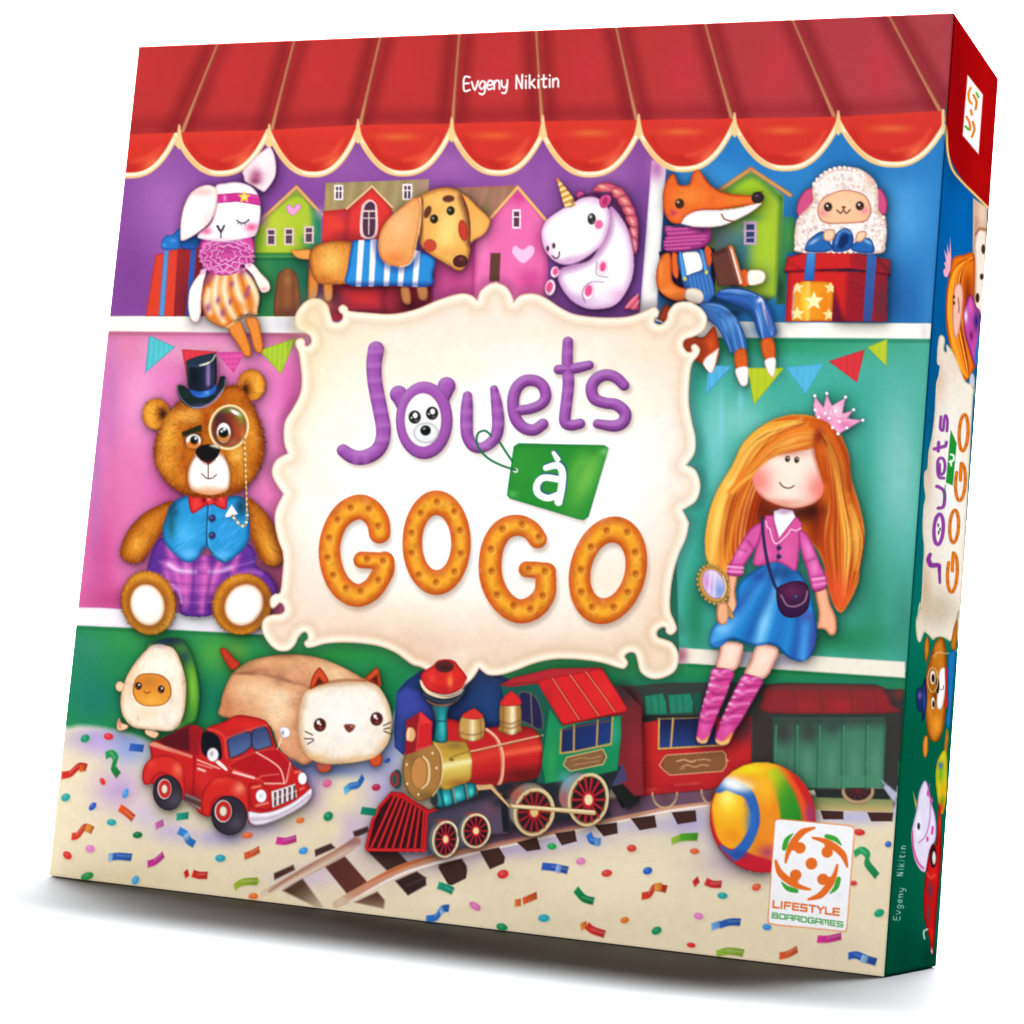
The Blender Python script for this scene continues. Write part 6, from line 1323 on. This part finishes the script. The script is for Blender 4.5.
# ---------------------------------------------------------------- geometry
def panel_hom(P0, du, dv, cols, rows):
    """drawing plane (pixels of the photograph's view) -> grid of a flat panel at P0 spanned by du, dv"""
    a, b, c = ROT
    Rx = np.array([[1,0,0],[0,math.cos(a),-math.sin(a)],[0,math.sin(a),math.cos(a)]])
    Ry = np.array([[math.cos(b),0,math.sin(b)],[0,1,0],[-math.sin(b),0,math.cos(b)]])
    Rz = np.array([[math.cos(c),-math.sin(c),0],[math.sin(c),math.cos(c),0],[0,0,1]])
    Rt = (Rz@Ry@Rx).T; C0 = np.array(CAM)
    Kk = np.array([[FPX,0,-512],[0,-FPX,-512],[0,0,-1.]])
    M = Kk @ Rt @ np.column_stack([np.array(du)/(cols-1), np.array(dv)/(rows-1), np.array(P0)-C0])
    return np.linalg.inv(M)
def ink_material(name, rough, spec, attr=True, col=(.8,.8,.8)):
    m = bpy.data.materials.new(name); m.use_nodes = True; nt = m.node_tree; b = nt.nodes['Principled BSDF']
    b.inputs['Roughness'].default_value = rough; b.inputs['Specular IOR Level'].default_value = spec
    if attr:
        a = nt.nodes.new('ShaderNodeAttribute'); a.attribute_name = 'ink'; nt.links.new(a.outputs['Color'], b.inputs['Base Color'])
    else: b.inputs['Base Color'].default_value = (*col, 1)
    n = nt.nodes.new('ShaderNodeTexNoise'); n.inputs['Scale'].default_value = 260; n.inputs['Detail'].default_value = 4
    tc = nt.nodes.new('ShaderNodeTexCoord'); nt.links.new(tc.outputs['Object'], n.inputs['Vector'])
    bp = nt.nodes.new('ShaderNodeBump'); bp.inputs['Strength'].default_value = .06; bp.inputs['Distance'].default_value = .0004
    nt.links.new(n.outputs['Fac'], bp.inputs['Height']); nt.links.new(bp.outputs['Normal'], b.inputs['Normal'])
    return m
RAD = .004                                      # rounding of the cardboard edges, in box widths
def bend(u, r=RAD):
    """distance along a unit-length panel -> (position, set-back) with rounded ends"""
    def one(s):
        L = math.pi*r/4
        t = np.clip((L-s)/L, 0, 1)*math.pi/4
        pos = np.where(s < L, r-r*np.sin(t), s+(r-L)-0)
        return pos, np.where(s < L, r-r*np.cos(t), 0)
    return one(u)
def panel_mesh(pn, P0, du, dv, nrm, parent, mat, name, labels, gain):
    """one mesh per printed figure; cells share the panel's curved-edge surface"""
    rows, cols = pn.rows, pn.cols; P0, du, dv, nrm = [np.array(v, float) for v in (P0, du, dv, nrm)]
    lu, lv = np.linalg.norm(du), np.linalg.norm(dv)
    def axis(n, l):
        s = np.linspace(0, l, n); h = np.minimum(s, l-s)
        pos, back = bend(h); e = l/2-bend(np.array([l/2]))[0][0]; pos = pos+e*np.clip((h-.02)/(l/2-.02), 0, 1)
        return np.where(s < l/2, pos, l-pos), back
    pu, bu = axis(cols, lu); pv, bv = axis(rows, lv)
    co = P0+ (du/lu)*pu[None,:,None] + (dv/lv)*pv[:,None,None] - nrm*np.maximum(bu[None,:,None], bv[:,None,None])
    co = (co*U).reshape(-1, 3).astype(np.float32)
    lin = np.clip(pn.col, 0, 1); lin = np.where(lin <= .04045, lin/12.92, ((lin+.055)/1.055)**2.4)*gain
    lin = np.clip(lin, 0, .97)
    rgba = np.ones((rows*cols, 4), np.float32); rgba[:, :3] = lin.reshape(-1, 3)
    idx = np.arange(rows*cols).reshape(rows, cols)
    quads = np.stack([idx[:-1,:-1], idx[1:,:-1], idx[1:,1:], idx[:-1,1:]], -1).reshape(-1, 4)
    cid = pn.id[:-1,:-1].reshape(-1)
    root = None; order = np.argsort(cid, kind='stable'); bounds = np.searchsorted(cid[order], np.arange(len(pn.names)+1))
    for k in range(len(pn.names)):
        q = quads[order[bounds[k]:bounds[k+1]]]
        if len(q) < 12: continue
        vid, inv = np.unique(q, return_inverse=True); inv = inv.reshape(-1)
        nm = name if k == 0 else pn.names[k]
        me = bpy.data.meshes.new(nm)
        me.vertices.add(len(vid)); me.vertices.foreach_set('co', co[vid].ravel())
        me.loops.add(len(inv)); me.loops.foreach_set('vertex_index', inv.astype(np.int32))
        me.polygons.add(len(q)); me.polygons.foreach_set('loop_start', np.arange(0, len(inv), 4, dtype=np.int32))
        me.update(calc_edges=True)
        me.polygons.foreach_set('use_smooth', np.ones(len(q), bool))
        at = me.color_attributes.new('ink', 'FLOAT_COLOR', 'POINT'); at.data.foreach_set('color', rgba[vid].ravel())
        me.materials.append(mat)
        o = bpy.data.objects.new(nm, me); sc.collection.objects.link(o)
        if k == 0: root = o; o.parent = parent
        else:
            o.parent = root
        if nm in labels: o['label'] = labels[nm]
    return root
LABELS = {'printed_awning': 'red striped awning with gold scalloped edge', 'printed_teddy_bear': 'brown teddy bear with top hat and monocle',
 'printed_girl_doll': 'red-haired doll in pink jacket and blue skirt', 'printed_toy_rabbit': 'white rabbit with pink scarf', 'printed_toy_dog': 'brown dog in blue striped shirt',
 'printed_toy_unicorn': 'round white unicorn with red mane', 'printed_toy_fox': 'orange fox in dungarees with a book', 'printed_toy_lamb': 'white curly lamb behind a blue bow',
 'printed_bread_cat': 'loaf-shaped cream cat', 'printed_toy_avocado': 'avocado toy with orange face', 'printed_pickup_truck': 'red pickup truck', 'printed_steam_locomotive': 'red and gold steam locomotive',
 'printed_beach_ball': 'multicoloured ball', 'printed_name_plaque': 'cream scrolled plaque', 'printed_price_tag': 'green tag on a string', 'printed_publisher_badge': 'white badge with orange and green emblem'}
NF = (1161, 1161); XA, XB, ZA, ZB, YB = -.0018, 1.0016, -.003, 1.0022, .2335     # outer faces of the box, in box widths
front = Panel(panel_hom((XA,0,ZB), (XB-XA,0,0), (0,0,ZA-ZB), NF[1], NF[0]), NF[0], NF[1]); use(front)
for f in ART: globals()[f]()
TOYS = ['printed_teddy_bear','printed_girl_doll','printed_toy_rabbit','printed_toy_dog','printed_toy_unicorn','printed_toy_fox','printed_toy_lamb','printed_bread_cat','printed_toy_avocado','printed_red_gift','printed_pickup_truck','printed_steam_locomotive','printed_beach_ball']
BACK = ['panel','printed_shelf_board','printed_striped_gift','printed_green_house','printed_red_house','printed_pink_house','printed_lime_house','printed_blue_gift','printed_red_wagon','printed_green_wagon','printed_railway_track']
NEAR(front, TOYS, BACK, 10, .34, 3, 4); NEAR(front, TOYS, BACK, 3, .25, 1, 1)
TONE(front, 1.07, .99); GRAIN(front, 2.2, .007, 1); GRAIN(front, 8, .006, 2)
side = Panel(panel_hom((XB,0,ZB), (0,YB,0), (0,0,ZA-ZB), 181, 1101), 1101, 181); use(side); side.rs = np.random.RandomState(3)
art_side()
TONE(side, 1.15, 1.05); GRAIN(side, 2.5, .012, 4)

box = bpy.data.objects.new('board_game_box', None); sc.collection.objects.link(box)
box['label'] = 'colourful toy shop board game box standing upright on the white floor'; box['category'] = 'game box'
box.empty_display_size = .05
coat = ink_material('printed_cardboard', .6, .0)
panel_mesh(front, (XA,0,ZB), (XB-XA,0,0), (0,0,ZA-ZB), (0,-1,0), box, coat, 'front_panel', LABELS, GAIN_F)
panel_mesh(side, (XB,0,ZB), (0,YB,0), (0,0,ZA-ZB), (1,0,0), box, coat, 'side_panel', LABELS, GAIN_S)
# the cardboard body behind the two printed panels
import bmesh
bm = bmesh.new(); bmesh.ops.create_cube(bm, size=1)
g = .0006
for v in bm.verts:
    v.co.x = (XA+g if v.co.x < 0 else XB-g)*U; v.co.y = (g if v.co.y < 0 else YB)*U; v.co.z = (ZA+.0003 if v.co.z < 0 else ZB-g)*U
bmesh.ops.bevel(bm, geom=bm.edges[:]+bm.verts[:], offset=RAD*U, segments=4, profile=.5, affect='EDGES')
me = bpy.data.meshes.new('box_body'); bm.to_mesh(me)
for m in (ink_material('green_card', .45, .35, False, (.006,.06,.04)), ink_material('red_card', .45, .35, False, (.45,.02,.02)), ink_material('bare_card', .8, .2, False, (.16,.15,.15))): me.materials.append(m)
for p in me.polygons:
    p.use_smooth = True
    if p.normal.z > .5: p.material_index = 1
    elif p.normal.z < -.3: p.material_index = 2
body = bpy.data.objects.new('box_body', me); sc.collection.objects.link(body); body.parent = box
# setting
def white(name, col):
    m = ink_material(name, .6, .2, False, col)
    return m
def sheet(name, vs, fs, mat, smooth=False):
    me = bpy.data.meshes.new(name); me.from_pydata([(v[0]*U, v[1]*U, (v[2]+ZA)*U) for v in vs], [], fs); me.materials.append(mat)
    for p in me.polygons: p.use_smooth = smooth
    o = bpy.data.objects.new(name, me); sc.collection.objects.link(o); o['kind'] = 'structure'; return o
sheet('floor', [(-14,-12,0),(14,-12,0),(14,3,0),(-14,3,0)], [(0,1,2,3)], white('white_floor', (.032,.035,.037)))
pr = [(3+3*math.sin(t), 3-3*math.cos(t)) for t in np.linspace(0, math.pi/2, 25)]+[(6, 5.5)]
vs = [(x, y, z) for y, z in pr for x in (-13, 13)]
sheet('backdrop', vs, [(2*i, 2*i+1, 2*i+3, 2*i+2) for i in range(len(pr)-1)], white('white_backdrop', (.3,.3,.3)), True)
